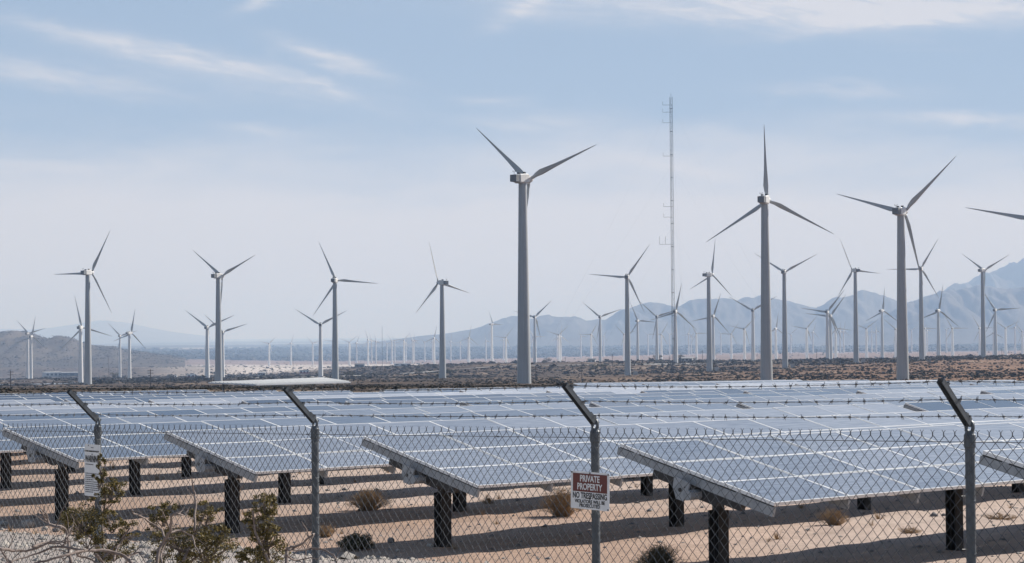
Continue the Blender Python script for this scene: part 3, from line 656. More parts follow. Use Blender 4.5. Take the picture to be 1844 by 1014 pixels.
# tension wire with ties, and the woven mesh
m = MB(); m.tube([P2(f, FR) - RD * .032 + Vector((0, 0, ftop(f) - .062)) - FO for f in np.linspace(flo, fhi, 60)], .0024, 5)
f = flo + .2
while f < fhi:
    c = P2(f, FR) - RD * .032 + Vector((0, 0, ftop(f) - .062)) - FO; m.tube([c - FD * .010, c + FD * .010], .006, 5); f += random.uniform(.5, .9)
ob('tension_wire', m.mesh('tension_wire', M_['wire']), fence)
def weave3():
    # wire i spans columns i*dw .. (i+1)*dw: left bends meet right bends of wire i-1
    m = MB(); dw = .078; dh = .084; nrow = 22; wr = .0029; n = int((fhi - flo) / (dw / 2))
    hw = dw / 2
    for i in range(n):
        f = flo + i * hw; base = P2(f, FR) - RD * (.040 + .012 * math.sin(f * 2.1) + .007 * math.sin(f * 5.3 + 1)) - FO; zt = ftop(f) - .024; jz = random.uniform(-.0025, .0025); jx = random.uniform(-.002, .002)
        pts = []
        for j in range(nrow * 2 + 1):
            right = (j + i) % 2
            pts.append(base + FD * ((hw * 1.02 if right else -.02 * hw) + jx + .007 * math.sin(j * .33 + f * 1.7) + .004 * math.sin(j * .9 + f * 4)) + RD * (.0026 if right else -.0026) + Vector((0, 0, zt - j * dh / 2 + jz)))
        m.tube(pts, wr, 4, cap=False)
        if i % 2 == 0:
            c = base + Vector((0, 0, zt)); m.tube([c + Vector((0, 0, -.004)), c + Vector((0, 0, .020))], .0036, 4); h = c + Vector((0, 0, .019))
            for sg in (-1, 1): m.tube([h, h + FD * (.013 * sg) + Vector((0, 0, .016))], .0018, 4)
    return m
tag(ob('chain_link_mesh', weave3().mesh('chain_link_mesh', M_['wire']), fence), kind='stuff')

# ------------------------------------------------------------------ signs on the fence
def text_mesh(body, size, mat_, bold=.0, sx=1.0):
    c = bpy.data.curves.new('t', 'FONT'); c.body = body; c.size = size; c.align_x = 'CENTER'; c.align_y = 'CENTER'; c.offset = bold; c.extrude = .0006; c.resolution_u = 3
    o = bpy.data.objects.new('t', c); col.objects.link(o); bpy.context.view_layer.update()
    me = bpy.data.meshes.new_from_object(o.evaluated_get(bpy.context.evaluated_depsgraph_get())); bpy.data.objects.remove(o); me.materials.clear(); me.materials.append(mat_)
    if sx != 1: me.transform(Matrix.Scale(sx, 4, (1, 0, 0)))
    return me
def plate(wd, ht, m_, rad=.008, t=.0025):
    m = MB(); pts = []
    for cx, cy, a0 in ((wd / 2 - rad, ht / 2 - rad, 0), (-wd / 2 + rad, ht / 2 - rad, 90), (-wd / 2 + rad, -ht / 2 + rad, 180), (wd / 2 - rad, -ht / 2 + rad, 270)):
        for a in (0, 30, 60, 90): pts.append((cx + rad * math.cos(R_(a0 + a)), cy + rad * math.sin(R_(a0 + a))))
    n = len(pts); v = [(x, y, 0) for x, y in pts] + [(x, y, -t) for x, y in pts]
    m.add(v, [tuple(range(n)), tuple(range(2 * n - 1, n - 1, -1))] + [(n + k, n + (k + 1) % n, (k + 1) % n, k) for k in range(n)]); return m.mesh('plate', m_)
def sign_frame(px, py, k, roll, off=.078):
    Z = 19.06 * (1 - .1121 * k)
    d = ray(px, py); s = (FR - off) / d.dot(RD); pos = Vector((0, 0, CAMZ)) + d * s
    # faces -RD; local x runs to the right as the viewer sees it
    x = -FD; y = Vector((0, 0, 1)); z = -RD
    return Matrix(((x.x, y.x, z.x, pos.x), (x.y, y.y, z.y, pos.y), (x.z, y.z, z.z, pos.z), (0, 0, 0, 1))) @ Matrix.Rotation(R_(roll), 4, 'Z')
def fit(me, wd, ht=None):
    xs = [v.co.x for v in me.vertices]; ys = [v.co.y for v in me.vertices]; w0 = max(xs) - min(xs); h0 = max(ys) - min(ys); cx = (max(xs) + min(xs)) / 2; cy = (max(ys) + min(ys)) / 2
    me.transform(Matrix.Translation((-cx, -cy, 0))); me.transform(Matrix.Diagonal((wd / w0, (ht / h0) if ht else wd / w0, 1, 1))); return me
def bolts(sg, pts):
    for (x, y) in pts:
        m = MB(); m.tube([(0, 0, 0), (0, 0, .004)], .0055, 8); ob('bolt', m.mesh('bolt', M_['dark']), sg, (x, y, 0))
sg = ob('sign', plate(.365, .262, M_['signw'])); sg.matrix_world = sign_frame(1062.3, 884, 2, -1.2)
tag(sg, 'white and maroon PRIVATE PROPERTY no trespassing sign wired to a fence post', 'sign')
m = MB(); m.bx(-.162, .162, -.010, .118, .0004, .0012); ob('colour_band', m.mesh('colour_band', M_['signr']), sg)
for body, wd, ht, y, mm, z in (('PRIVATE', .185, .043, .084, 'signw', .0022), ('PROPERTY', .235, .044, .027, 'signw', .0022), ('NO TRESPASSING', .322, .040, -.036, 'ink', .0014), ('VIOLATORS WILL BE', .285, .024, -.077, 'ink', .0014), ('PROSECUTED', .195, .024, -.106, 'ink', .0014)):
    ob('lettering', fit(text_mesh(body, .05, M_[mm], .0010), wd, ht * 1.08), sg, (0, y, z))
bolts(sg, [(0, .124), (0, -.056), (-.172, .122), (.172, .122), (.172, -.122)])
sg = ob('sign', plate(.245, .468, M_['signw'], .012)); sg.matrix_world = sign_frame(166, 847, 0, -.8)
tag(sg, 'tall white WARNING sign half hidden by a leafy creosote branch', 'sign')
for body, wd, ht, y in (('POWER GENERATION FACILITY', .215, .014, .172), ('WARNING', .225, .062, .103)):
    ob('lettering', fit(text_mesh(body, .05, M_['ink'], .0012), wd, ht), sg, (0, y, .0016))
m = MB(); g2 = random.Random(4)
for q, y in enumerate([.205, .052] + [-.03 - .0185 * k for k in range(10)]):
    x = -.105 if q else -.02; end = (.105 if q not in (1, 11, 5) else .02) if q else .02
    while x < end:
        l = g2.uniform(.008, .03); m.bx(x, min(x + l, end), y - .0045, y + .0045, .0004, .0014); x += l + .006
tag(ob('fine_print', m.mesh('fine_print', M_['inkg']), sg), kind='stuff'); bolts(sg, [(0, .145), (-.06, .222), (.06, -.222)])

# ------------------------------------------------------------------ plants and stones near the fence
def twig_path(p, d, ln, n, bend, g, droop=0.0):
    pts = [Vector(p)]; d = Vector(d).normalized()
    for i in range(n):
        d = (d + Vector((g.gauss(0, bend), g.gauss(0, bend), g.gauss(0, bend) - droop))).normalized(); pts.append(pts[-1] + d * (ln / n))
    return pts
def leaves_into(V, F, c, rad, n, size, g):
    c = np.array(c); d = g.normal(size=(n, 3)); d /= np.linalg.norm(d, axis=1)[:, None]; q = c + d * (g.random((n, 1)) ** .42) * np.array(rad)
    a = g.normal(size=(n, 3)); a /= np.linalg.norm(a, axis=1)[:, None]; b = np.cross(a, g.normal(size=(n, 3))); b /= np.linalg.norm(b, axis=1)[:, None]
    s = size * (.6 + .8 * g.random((n, 1))); o = sum(len(x) for x in V)
    v = np.stack([q + a * s, q + b * s * .5, q - a * s, q - b * s * .5], 1).reshape(-1, 3); V.append(v); F.append(np.arange(n * 4).reshape(n, 4) + o)
def creosote(label, Y, lobes, stems, seed, dens=1.0):
    """lobes: (px, py, rx px, ry px) leaf masses; stems: px polylines"""
    g = np.random.default_rng(seed); gr = random.Random(seed); b0 = at(stems[0][0][0], stems[0][0][1], Y); base = Vector((b0.x, b0.y, gz(b0.x, b0.y)))
    root = thing('creosote_bush', label, 'bush', base, 0, 'creosote bushes in front of the fence'); m = MB(); pxm = Y / FPX
    for st in stems:
        pts = [at(x, y, Y + gr.uniform(-.15, .15)) - base for x, y in st]; pts = [Vector((pts[0].x * .6, pts[0].y * .6, min(0, pts[0].z) - .05))] + pts if st is stems[0] else pts
        k = len(pts); m.tube(pts, [.008 * (1 - .7 * i / k) + .0018 for i in range(k)], 6)
    V, F = [], []
    for (px, py, rx, ry) in lobes:
        n = int(rx * ry * .95 * dens); c = at(px, py, Y) - base; sub = max(6, int(n / 26))
        for q in range(sub):
            th = gr.uniform(0, 6.283); rr = gr.random() ** .5 * 1.12; dx, dy = rr * math.cos(th), rr * math.sin(th)
            cc = c + Vector((dx * rx * pxm, gr.uniform(-1, 1) * rx * pxm * .8, dy * ry * pxm))
            leaves_into(V, F, cc, (rx * pxm * .30, rx * pxm * .30, ry * pxm * .27), 60, .0072, g)
            if q % 3 == 0:
                m.tube([c + (cc - c) * t + Vector((0, 0, -.10 * (1 - t))) + Vector((gr.gauss(0, .006), gr.gauss(0, .006), 0)) for t in (0, .4, .75, 1.0)], [.0045, .0035, .0025, .0015], 4)
    ob('branches', m.mesh('branches', M_['twig']), root); ob('foliage', npmesh('foliage', np.vstack(V), np.vstack(F), M_['creosote']), root); return root
creosote('slim creosote bush with yellow green leaves reaching up over the WARNING sign', 15.2,
         [(186, 838, 11, 18), (178, 858, 13, 12), (200, 875, 22, 22), (186, 898, 22, 10), (150, 935, 34, 24), (200, 935, 22, 16), (160, 965, 20, 14), (205, 985, 34, 24), (228, 955, 22, 14)],
         [[(185, 1120), (185, 1010), (184, 940), (190, 900), (182, 855), (176, 830)], [(185, 1010), (170, 975), (140, 940), (125, 925)], [(186, 1005), (215, 975), (235, 950)]], 11, 1.5)
creosote('bushy creosote with two leafy heads between the first two fence posts', 14.6,
         [(292, 922, 22, 17), (285, 950, 20, 16), (370, 925, 26, 18), (330, 968, 50, 18), (370, 990, 50, 26), (310, 1000, 34, 18), (390, 960, 22, 16)],
         [[(325, 1130), (330, 1010), (310, 965), (292, 920)], [(330, 1010), (350, 965), (372, 920)], [(330, 1020), (380, 985), (400, 960)]], 12, 1.4)
creosote('upright dark creosote bush just in front of the second fence post', 13.8,
         [(474, 910, 22, 20), (470, 938, 26, 20), (478, 965, 26, 20), (484, 990, 32, 22), (450, 1004, 24, 14)],
         [[(485, 1140), (486, 1015), (480, 960), (474, 905)], [(486, 1015), (460, 960), (455, 920)]], 13, 1.5)
def bare(label, Y, paths, seed, r0=.012):
    gr = random.Random(seed); b0 = at(paths[0][0][0], paths[0][0][1], Y); base = Vector((b0.x, b0.y, gz(b0.x, b0.y)))
    root = thing('bare_shrub', label, 'shrub', base, 0, 'leafless shrubs in front of the fence'); m = MB()
    tr = MB(); tr.tube([(0, 0, -.1), tuple((at(*paths[0][0][:2], Y) - base) * .5), tuple(at(*paths[0][0][:2], Y) - base)], [.03, .022, .016], 7); ob('stem', tr.mesh('stem', M_['twig'], True), root)
    for pth in paths:
        rr = pth[0][2] if len(pth[0]) > 2 else r0; P = [Vector((q[0], q[1], 0)) for q in pth]; pts = []
        yy = Y + gr.uniform(-.4, .4)
        for i in range(len(P) - 1):
            for t in np.linspace(0, 1, 5)[:-1]:
                a, b = P[max(i - 1, 0)], P[min(i + 2, len(P) - 1)]; p, q = P[i], P[i + 1]
                c = .5 * ((2 * p) + (q - a) * t + (2 * a - 5 * p + 4 * q - b) * t * t + (3 * p - a - 3 * q + b) * t ** 3)
                pts.append(at(c.x + gr.gauss(0, .7), c.y + gr.gauss(0, .7), yy + .25 * math.sin(i + t)) - base)
        pts.append(at(P[-1].x, P[-1].y, yy) - base); k = len(pts)
        rr *= .85; m.tube(pts, [rr * (1 - .65 * i / k) for i in range(k)], 6)
        for i in range(2, k, 3):                                   # side twigs
            if gr.random() < .75:
                d = (pts[i] - pts[i - 1]).normalized(); s = Vector((gr.gauss(0, 1), gr.gauss(0, .6), gr.gauss(.35, .8)))
                tp = twig_path(pts[i], d * .6 + s, gr.uniform(.06, .22), 4, .3, gr); m.tube(tp, [rr * .38, rr * .3, rr * .24, rr * .18, rr * .12], 4)
    ob('branches', m.mesh('branches', M_['twig'], True), root)
bare('leafless grey shrub with long crooked branches in the corner below the WARNING sign', 13.2,
     [[(262, 1075, .016), (235, 1010), (195, 993), (150, 992), (120, 1000), (70, 1012), (20, 1030)], [(150, 992), (105, 985), (60, 998), (10, 1014)],
      [(128, 1014), (122, 975), (116, 950), (95, 946), (82, 935), (72, 918)], [(110, 950), (90, 945), (86, 930), (78, 920)], [(60, 985), (75, 978), (98, 978), (115, 982)], [(0, 988), (30, 992), (65, 988), (95, 975), (120, 978)],
      [(150, 990), (140, 1000), (160, 1005), (185, 1020)], [(118, 975), (128, 950), (132, 945)], [(172, 998), (185, 1014), (190, 1040)], [(20, 1014), (8, 1000), (2, 990)]], 3, .012)
bare('pale forked leafless shrub rising between the first two fence posts', 13.6,
     [[(280, 1090, .015), (284, 1000), (297, 972), (307, 955), (308, 930), (322, 925), (330, 928)], [(297, 970), (290, 955), (268, 940), (254, 930), (240, 925), (238, 918)], [(300, 965), (318, 955), (345, 965), (352, 985), (365, 1000)],
      [(290, 1014), (292, 990), (305, 972)], [(205, 1010), (212, 985), (225, 970), (240, 965)], [(228, 1014), (235, 1000), (250, 996), (262, 1014)], [(350, 955), (352, 900), (348, 880), (345, 860)]], 4, .010)
bare('twisted leafless branch bending over beside the second fence post', 13.0,
     [[(512, 1090, .015), (516, 1005), (518, 988), (535, 984), (552, 972), (566, 961)], [(520, 990), (545, 990), (575, 988), (600, 1000), (606, 1014)], [(516, 1000), (530, 1008), (560, 1004)]], 6, .010)
def dry_bush(name, label, px, py, wpx, hpx, m_, n, seed, cat='bush', leaf=None, group=None):
    """py: the row of the plant's foot on the ground"""
    d = ray(px, py); Y = 25.0
    for _ in range(40):
        p = at(px, py, Y); g_ = gz(p.x, p.y); Y = Y * (CAMZ - g_) / max(CAMZ - p.z, .01)
    p = at(px, py, Y); base = Vector((p.x, p.y, gz(p.x, p.y))); gr = random.Random(seed); wm = wpx * Y / FPX; hm = hpx * Y / FPX
    root = thing(name, label, cat, base, 0, group); m = MB(); V, F = [], []; g = np.random.default_rng(seed)
    for i in range(n):
        th = gr.uniform(0, 6.283); sp = gr.random() ** .6; lob = 1 + .28 * math.sin(2 * th + seed) + .16 * math.sin(5 * th + 2 * seed); tip = Vector((math.cos(th) * sp * wm / 2 * lob, math.sin(th) * sp * wm / 2 * lob, hm * math.sqrt(max(.08, 1 - sp * sp * .9)) * gr.uniform(.55, 1.08) * (.85 + .15 * lob)))
        st = Vector((tip.x * .12 + gr.gauss(0, .02), tip.y * .12 + gr.gauss(0, .02), -.03)); md = (st + tip) * .5 + Vector((gr.gauss(0, .035), gr.gauss(0, .035), hm * .08))
        m.tube([st, md, tip], [.0045, .0032, .0016], 3, cap=False)
        for q in range(3):
            t = gr.uniform(.35, 1); a = md + (tip - md) * t; b = a + Vector((gr.gauss(0, .06), gr.gauss(0, .06), gr.uniform(-.01, .08))) * (hm / .4); m.tube([a, b], [.0022, .0012], 3, cap=False)
            if leaf: leaves_into(V, F, b, (.03, .03, .03), 7, .012, g)
    ob('stems', m.mesh('stems', m_), root)
    if leaf: ob('foliage', npmesh('foliage', np.vstack(V), np.vstack(F), leaf), root)
    return root
dry_bush('dry_bush', 'round tan dry bush standing in the shadow band behind the middle fence bay', 665, 919, 66, 38, M_['drytwig'], 420, 1, group='dry desert bushes under the panels')
dry_bush('dry_bush', 'tall straw coloured dry bush half behind the PRIVATE PROPERTY sign', 1012, 930, 66, 52, M_['drytwig'], 420, 2, group='dry desert bushes under the panels')
dry_bush('dry_bush', 'sparse rusty dry bush lying in shade under the front right table', 1500, 946, 60, 30, M_['drytwig'], 200, 3, group='dry desert bushes under the panels')
dry_bush('dry_bush', 'small rusty tumbleweed close behind the second fence post', 585, 967, 36, 22, M_['drytwig'], 220, 4, group='dry desert bushes under the panels')
dry_bush('low_shrub', 'low dark green shrub on the gravel edge right of the second fence post', 642, 989, 80, 25, M_['darkshrub'], 220, 5, 'shrub', M_['dullleaf'])
dry_bush('low_shrub', 'dark brown domed shrub at the bottom right of the PRIVATE PROPERTY sign', 1186, 1030, 84, 50, M_['darkshrub'], 420, 6, 'shrub')
dry_bush('low_shrub', 'low leafy shrub on the gravel beside the pale rock and pile', 158, 962, 80, 44, M_['darkshrub'], 220, 7, 'shrub', M_['creosote'])
dry_bush('grass_tuft', 'thin tuft of dry grass in the sunlit gap between shadow bands', 880, 907, 30, 14, M_['drytwig'], 70, 8, 'grass')
dry_bush('grass_tuft', 'flat ochre grass tuft right of the last fence post', 1800, 935, 60, 12, M_['drytwig'], 90, 9, 'grass')
dry_bush('grass_tuft', 'low ochre tuft left of the last fence post', 1640, 960, 50, 12, M_['drytwig'], 80, 10, 'grass')
dry_bush('grass_tuft', 'wispy tuft of tan grass behind the left front pile', 505, 848, 30, 14, M_['drytwig'], 70, 12, 'grass')
def rock(label, px, py, wpx, hpx, m_, seed):
    Y = 25.0
    for _ in range(40):
        p = at(px, py, Y); g_ = gz(p.x, p.y); Y = Y * (CAMZ - g_) / max(CAMZ - p.z, .01)
    p = at(px, py, Y); wm = wpx * Y / FPX / 2; hm = hpx * Y / FPX; g = np.random.default_rng(seed)
    import bmesh as _b
    bm = _b.new(); _b.ops.create_icosphere(bm, subdivisions=2, radius=1); cuts = [(g.normal(size=3), .72 + .2 * g.random()) for _ in range(7)]
    for v in bm.verts:
        c = np.array(v.co)
        for nv, dd in cuts:
            nv = nv / np.linalg.norm(nv); e = c @ nv - dd
            if e > 0: c = c - nv * e * .9
        v.co = Vector((c[0] * wm, c[1] * wm * .8, (c[2] + .55) * hm * .62))
    me = bpy.data.meshes.new('rock'); bm.to_mesh(me); bm.free(); me.materials.append(m_)
    tag(ob('rock', me, None, (p.x, p.y, gz(p.x, p.y))), label, 'rock', 'rocks along the gravel edge')
rock('largest cream boulder on the gravel edge near the left border', 50, 950, 28, 16, M_['rock'], 1)
rock('flat pale grey rock cut by the left border of the view', 4, 947, 24, 10, M_['rock'], 2)
rock('small orange brown stone right of the cream boulder', 81, 955, 12, 8, M_['rock'], 3)
rock('grey rock at the foot of the leftmost near pile', 100, 958, 14, 9, M_['rockd'], 4)
rock('bluish grey rock beside the low leafy shrub', 132, 952, 22, 10, M_['rockd'], 5)
rock('pale rock right of the first fence post at the gravel edge', 245, 962, 20, 8, M_['rockd'], 6)
rock('light rock at the foot of the near pile left of the sign post', 776, 985, 18, 7, M_['rock'], 7)
rock('small white stone in front of the dark shadow edge', 717, 994, 10, 6, M_['rock'], 8)
rock('pointed reddish stone on the sunlit gravel right of the dark green shrub', 704, 977, 14, 10, M_['rockd'], 9)
rock('grey rock pair left of the second near pile', 392, 958, 20, 8, M_['rockd'], 10)

# ------------------------------------------------------------------ wind turbines
def loft(sections, caps=True):
    m = MB(); n = len(sections[0]); v = [p for s in sections for p in s]; f = []
    for i in range(len(sections) - 1):
        for j in range(n): f.append((i * n + j, i * n + (j + 1) % n, (i + 1) * n + (j + 1) % n, (i + 1) * n + j))
    if caps: f += [tuple(range(n - 1, -1, -1)), tuple((len(sections) - 1) * n + j for j in range(n))]
    m.add(v, f); return m
def blade_mesh(cs=1.0, mt='blade'):
    S = []
    for r, ch, th, tw in ((.6, .95, .95, 0), (1.5, .95, .92, 0), (2.6, 1.25, .75, 30), (4.6, 1.68, .46, 28), (6.5, 1.42, .36, 23), (9, 1.10, .28, 18), (12, .84, .21, 14), (15, .64, .16, 11), (18, .47, .12, 9), (21, .31, .08, 7), (23.2, .17, .05, 5), (24, .06, .03, 4)):
        ch = ch * cs if r > 2 else ch; sec = []; a = R_(tw)
        for t in np.linspace(0, 2 * math.pi, 12, endpoint=False):
            c = math.cos(t); x = c * .5 * ch + (.0 if r < 2 else -.18 * ch); y = math.sin(t) * .5 * th * (1 if r < 2 else (.55 + .45 * c))
            sec.append((x * math.cos(a) - y * math.sin(a), x * math.sin(a) + y * math.cos(a), r))
        S.append(sec)
    return loft(S).mesh('blade', M_[mt], True)
ME_BLADE = blade_mesh()
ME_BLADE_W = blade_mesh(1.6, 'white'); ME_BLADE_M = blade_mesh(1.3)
def nac_meshes():
    def sec(y, w2, zb, zt, ch=.25):
        return [(-w2, y, zb + ch), (-w2 + ch, y, zb), (w2 - ch, y, zb), (w2, y, zb + ch), (w2, y, zt - ch), (w2 - ch, y, zt), (-w2 + ch, y, zt), (-w2, y, zt - ch)]
    body = loft([sec(-2.6, 1.15, -1.15, 1.05), sec(-2.4, 1.22, -1.2, 1.15), sec(0, 1.25, -1.25, 1.4), sec(1.3, 1.2, -1.15, 1.42), sec(2.3, .95, -.75, 1.05)])
    body.bx(-1.0, 1.0, -2.3, 1.8, -1.31, -1.24)
    rear = loft([sec(-4.4, 1.06, -1.0, .92, .08), sec(-2.55, 1.06, -1.05, .98, .08)])
    rear.bx(-.9, .9, -4.43, -4.40, -.85, .76)
    for k in range(5): rear.bx(-.86, .86, -4.46, -4.43, -.75 + .3 * k, -.62 + .3 * k)
    vent = MB(); vent.bx(-.3, .3, -.35, .35, 0, .38); vent.bx(-.36, .36, -.41, .41, .38, .46)
    an = MB(); an.tube([(0, 0, 0), (0, 0, 1.1)], .05, 6); an.tube([(-.4, 0, .8), (.4, 0, .8)], .03, 5)
    for s in (-1, 1): an.tube([(.4 * s, 0, .8), (.4 * s, 0, 1.2)], .07, 6)
    hub = MB(); n = 14; prof = [(2.3, .85), (2.7, 1.0), (3.5, 1.0), (4.1, .75), (4.45, .35), (4.55, .02)]
    hub.add([(math.cos(6.2832 * j / n) * r, y, math.sin(6.2832 * j / n) * r + .1) for y, r in prof for j in range(n)], [(i * n + (j + 1) % n, i * n + j, (i + 1) * n + j, (i + 1) * n + (j + 1) % n) for i in range(len(prof) - 1) for j in range(n)])
    return (body.mesh('nacelle', M_['white']), rear.mesh('rear_housing', M_['grey']), vent.mesh('roof_vent', M_['dark']), an.mesh('wind_sensor', M_['dark']), hub.mesh('hub', M_['white'], True))
ME_NAC, ME_REAR, ME_VENT, ME_ANEM, ME_HUB = nac_meshes()
BIG = {0: ('tallest and nearest wind turbine, blades spread over the middle of the sky', 'the tallest turbine'),
       1: ('tall wind turbine right of the lattice mast with one blade straight up', 'the straight up turbine'),
       2: ('tall wind turbine near the right side with a blade rising to upper right', 'the tall right turbine'),
       3: ('wind turbine cut off by the right border, one blade pointing left', 'the right border turbine'),
       4: ('big wind turbine above the desert hill, one blade level to the left', 'the hill turbine'),
       5: ('big wind turbine rising behind the left end of the white canopy roof', 'the canopy left turbine'),
       6: ('big wind turbine rising behind the right end of the white canopy roof', 'the canopy right turbine'),
       7: ('big wind turbine left of the tallest one, nacelle pointing right', 'the left facing turbine'),
       8: ('wind turbine with cabinet at its foot between the tallest turbine and mast', 'the cabinet turbine'),
       9: ('side on wind turbine with long grey nacelle just right of the mast', 'the side on turbine'),
       10: ('wind turbine with two raised blades beside the straight up turbine', 'the two armed turbine'),
       11: ('wind turbine with rotor on its left side, on the dark brush ridge', 'the left rotor turbine'),
       12: ('wind turbine with blades like a star just right of the tall right one', 'the star shaped turbine'),
       13: ('wind turbine with two thin raised blades before the right mountain', 'the thin armed turbine'),
       14: ('wind turbine past the right border with only one blade tip showing', 'the hidden border turbine')}
def turbine(i, hx, hy, by, rp, ph, yw, label, group):
    Y = RROT / rp * FPX; h = at(hx, hy, Y); gzv = gz(h.x, h.y); az = math.atan2(h.x, h.y) + R_(yw)
    root = thing('wind_turbine', label, 'wind turbine', (h.x, h.y, gzv), 0, group); zh = h.z - gzv
    zt = zh - 1.2; n = 28; m = MB(); rb = 1.95 if rp > 50 else (1.8 if rp > 32 else 2.3); rtp = 1.12 if rp > 32 else 1.5
    prof = [(-1.5, rb + .02), (.0, rb)]
    for t in (.15, .33, .5, .66, .85, 1.0):
        rr = rb + (rtp - rb) * t ** .92
        prof.append((zt * t, rr))
    m.add([(math.cos(6.2832 * j / n) * r, math.sin(6.2832 * j / n) * r, z) for z, r in prof for j in range(n)], [(a * n + j, a * n + (j + 1) % n, (a + 1) * n + (j + 1) % n, (a + 1) * n + j) for a in range(len(prof) - 1) for j in range(n)])
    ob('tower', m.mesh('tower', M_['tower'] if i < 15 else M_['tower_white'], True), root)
    if i < 15:
        for t in (.335, .67):
            rr = rb + (rtp - rb) * t ** .92; m = MB(); m.tube([(0, 0, zt * t - .11), (0, 0, zt * t + .11)], rr + .025, 28, cap=False); ob('joint_flange', m.mesh('joint_flange', M_['tower'], True), root)
    rot = (0, 0, -az); ax = Vector((math.sin(az), math.cos(az), 0)); c = Vector((0, 0, zh))
    na = ob('nacelle', ME_NAC, root, c, rot); ob('rear_housing', ME_REAR, root, c, rot); hb = ob('hub', ME_HUB, root, c, rot)
    if rp > 30:
        ob('roof_vent', ME_VENT, na, (-.45, -1.2, 1.22)); ob('roof_vent', ME_VENT, na, (.45, .2, 1.38)); ob('wind_sensor', ME_ANEM, na, (0, -3.9, .9))
    for k in range(3):
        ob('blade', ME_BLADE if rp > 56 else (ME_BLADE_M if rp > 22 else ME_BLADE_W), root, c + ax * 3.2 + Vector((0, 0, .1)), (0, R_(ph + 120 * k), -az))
    if i in (8, 9, 10, 11):
        m = MB(); m.bx(-1.3, 1.3, -1, 1, -.3, 2.3); m.bx(-1.4, 1.4, -1.1, 1.1, 2.3, 2.42); m.bx(-1.1, -.1, -1.04, -1.0, .2, 2.0); m.bx(.1, 1.1, -1.04, -1.0, .2, 2.0)
        px_, py_ = h.x + 4.6, h.y - 1; tag(ob('transformer_box', m.mesh('transformer_box', M_['bwall']), None, (px_, py_, gz(px_, py_))), 'pale transformer cabinet at the foot of ' + BIG[i][1], 'cabinet', 'cabinets at turbine feet')
    return root
small_sorted = sorted(range(15, len(TURB)), key=lambda i: TURB[i][0])
bigx = sorted([(TURB[i][0], BIG[i][1]) for i in range(15) if TURB[i][0] < 1840] + [(1211, 'the lattice mast')])
lab = {}
cnt = {}
for i in small_sorted:
    x = TURB[i][0]; near = min(bigx, key=lambda b: abs(b[0] - x)); side = 'right' if x > near[0] else 'left'; cnt.setdefault((near[1], side), []).append(i)
for (nm, side), L_ in cnt.items():
    L_.sort(key=lambda i: abs(TURB[i][0] - [b for b in bigx if b[1] == nm][0][0]))
    for q, i in enumerate(L_):
        size = 'mid sized' if TURB[i][3] > 38 else ('small' if TURB[i][3] > 21 else 'tiny far')
        lab[i] = ('%s wind turbine, %s %s of %s' % (size, ORD[q], side, nm))
for i, t in enumerate(TURB):
    turbine(i, *t, BIG[i][0] if i in BIG else lab[i], 'tall wind turbines behind the panels' if i in BIG else 'smaller wind turbines across the plain')

# ------------------------------------------------------------------ guyed lattice mast
def lattice_mast():
    Y = 1300.0; b = at(1213, 662, Y); base = Vector((b.x, b.y, gz(b.x, b.y))); tp = at(1210.5, 175, Y); Ht = tp.z - base.z
    root = thing('lattice_mast', 'tall thin guyed lattice mast with side arms above the wind turbines', 'mast', base)
    a = .95; C3 = [Vector((a * math.cos(t), a * math.sin(t), 0)) for t in (R_(90), R_(210), R_(330))]
    for c in C3: m = MB(); m.tube([c, c + Vector((0, 0, Ht))], .11, 5); ob('leg', m.mesh('leg', M_['lattice']), root)
    m = MB(); n = int(Ht / 3.0)
    for k in range(n):
        z0, z1 = k * Ht / n, (k + 1) * Ht / n
        for q in range(3):
            p, r = C3[q], C3[(q + 1) % 3]; 
            if k % 2: p, r = r, p
            m.tube([p + Vector((0, 0, z0)), r + Vector((0, 0, z1))], .032, 3, cap=False)
            m.tube([p + Vector((0, 0, z0)), r + Vector((0, 0, z0))], .03, 3, cap=False)
    tag(ob('bracing', m.mesh('bracing', M_['lattice']), root), kind='stuff')
    for py in (189, 202, 221, 281, 372, 391):
        z = at(1210, py, Y).z - base.z; m = MB(); m.tube([(0.9, 0, z), (-5.2, 0, z)], .09, 5); m.tube([(-5.2, 0, z), (-5.2, 0, z + 2.0)], .07, 5); m.tube([(-5.45, 0, z + 2.0), (-4.95, 0, z + 2.0)], .06, 5); ob('side_arm', m.mesh('side_arm', M_['lattice']), root)
    for k in range(12):
        z = Ht * (k + .5) / 12; m = MB()
        for q in range(3): m.tube([C3[q] * 1.15 + Vector((0, 0, z)), C3[(q + 1) % 3] * 1.15 + Vector((0, 0, z))], .12, 4)
        ob('section_joint', m.mesh('section_joint', M_['lattice']), root)
    z = at(1210, 440, Y).z - base.z; m = MB(); m.tube([(.9, 0, z), (-7.9, 0, z)], .08, 5)
    for x in (-7.9, -4.3): m.tube([(x, 0, z), (x, 0, z + 5)], .08, 5)
    ob('side_arm', m.mesh('side_arm', M_['lattice']), root)
    m = MB(); m.tube([(0, 0, Ht), (0, 0, Ht + 2.2)], .09, 5); ob('lightning_rod', m.mesh('lightning_rod', M_['lattice']), root)
    for py in (192, 301, 412, 520):
        z = at(1210, py, Y).z - base.z
        for t in (R_(200), R_(320), R_(80)):
            d = Vector((math.cos(t), math.sin(t), 0)); e = d * (95 if py < 400 else 60); ez = gz(base.x + e.x, base.y + e.y) - base.z
            m = MB(); m.tube([d * .9 + Vector((0, 0, z)), d * (e.length * .5) + Vector((0, 0, z * .5 + ez * .5 - 2.0)), e + Vector((0, 0, ez))], .014, 3, cap=False); ob('guy_wire', m.mesh('guy_wire', M_['lattice']), root)
    m = MB(); m.bx(-1.6, 1.6, -1.6, 1.6, -.6, .25); ob('footing', m.mesh('footing', M_['concrete']), root)
lattice_mast()
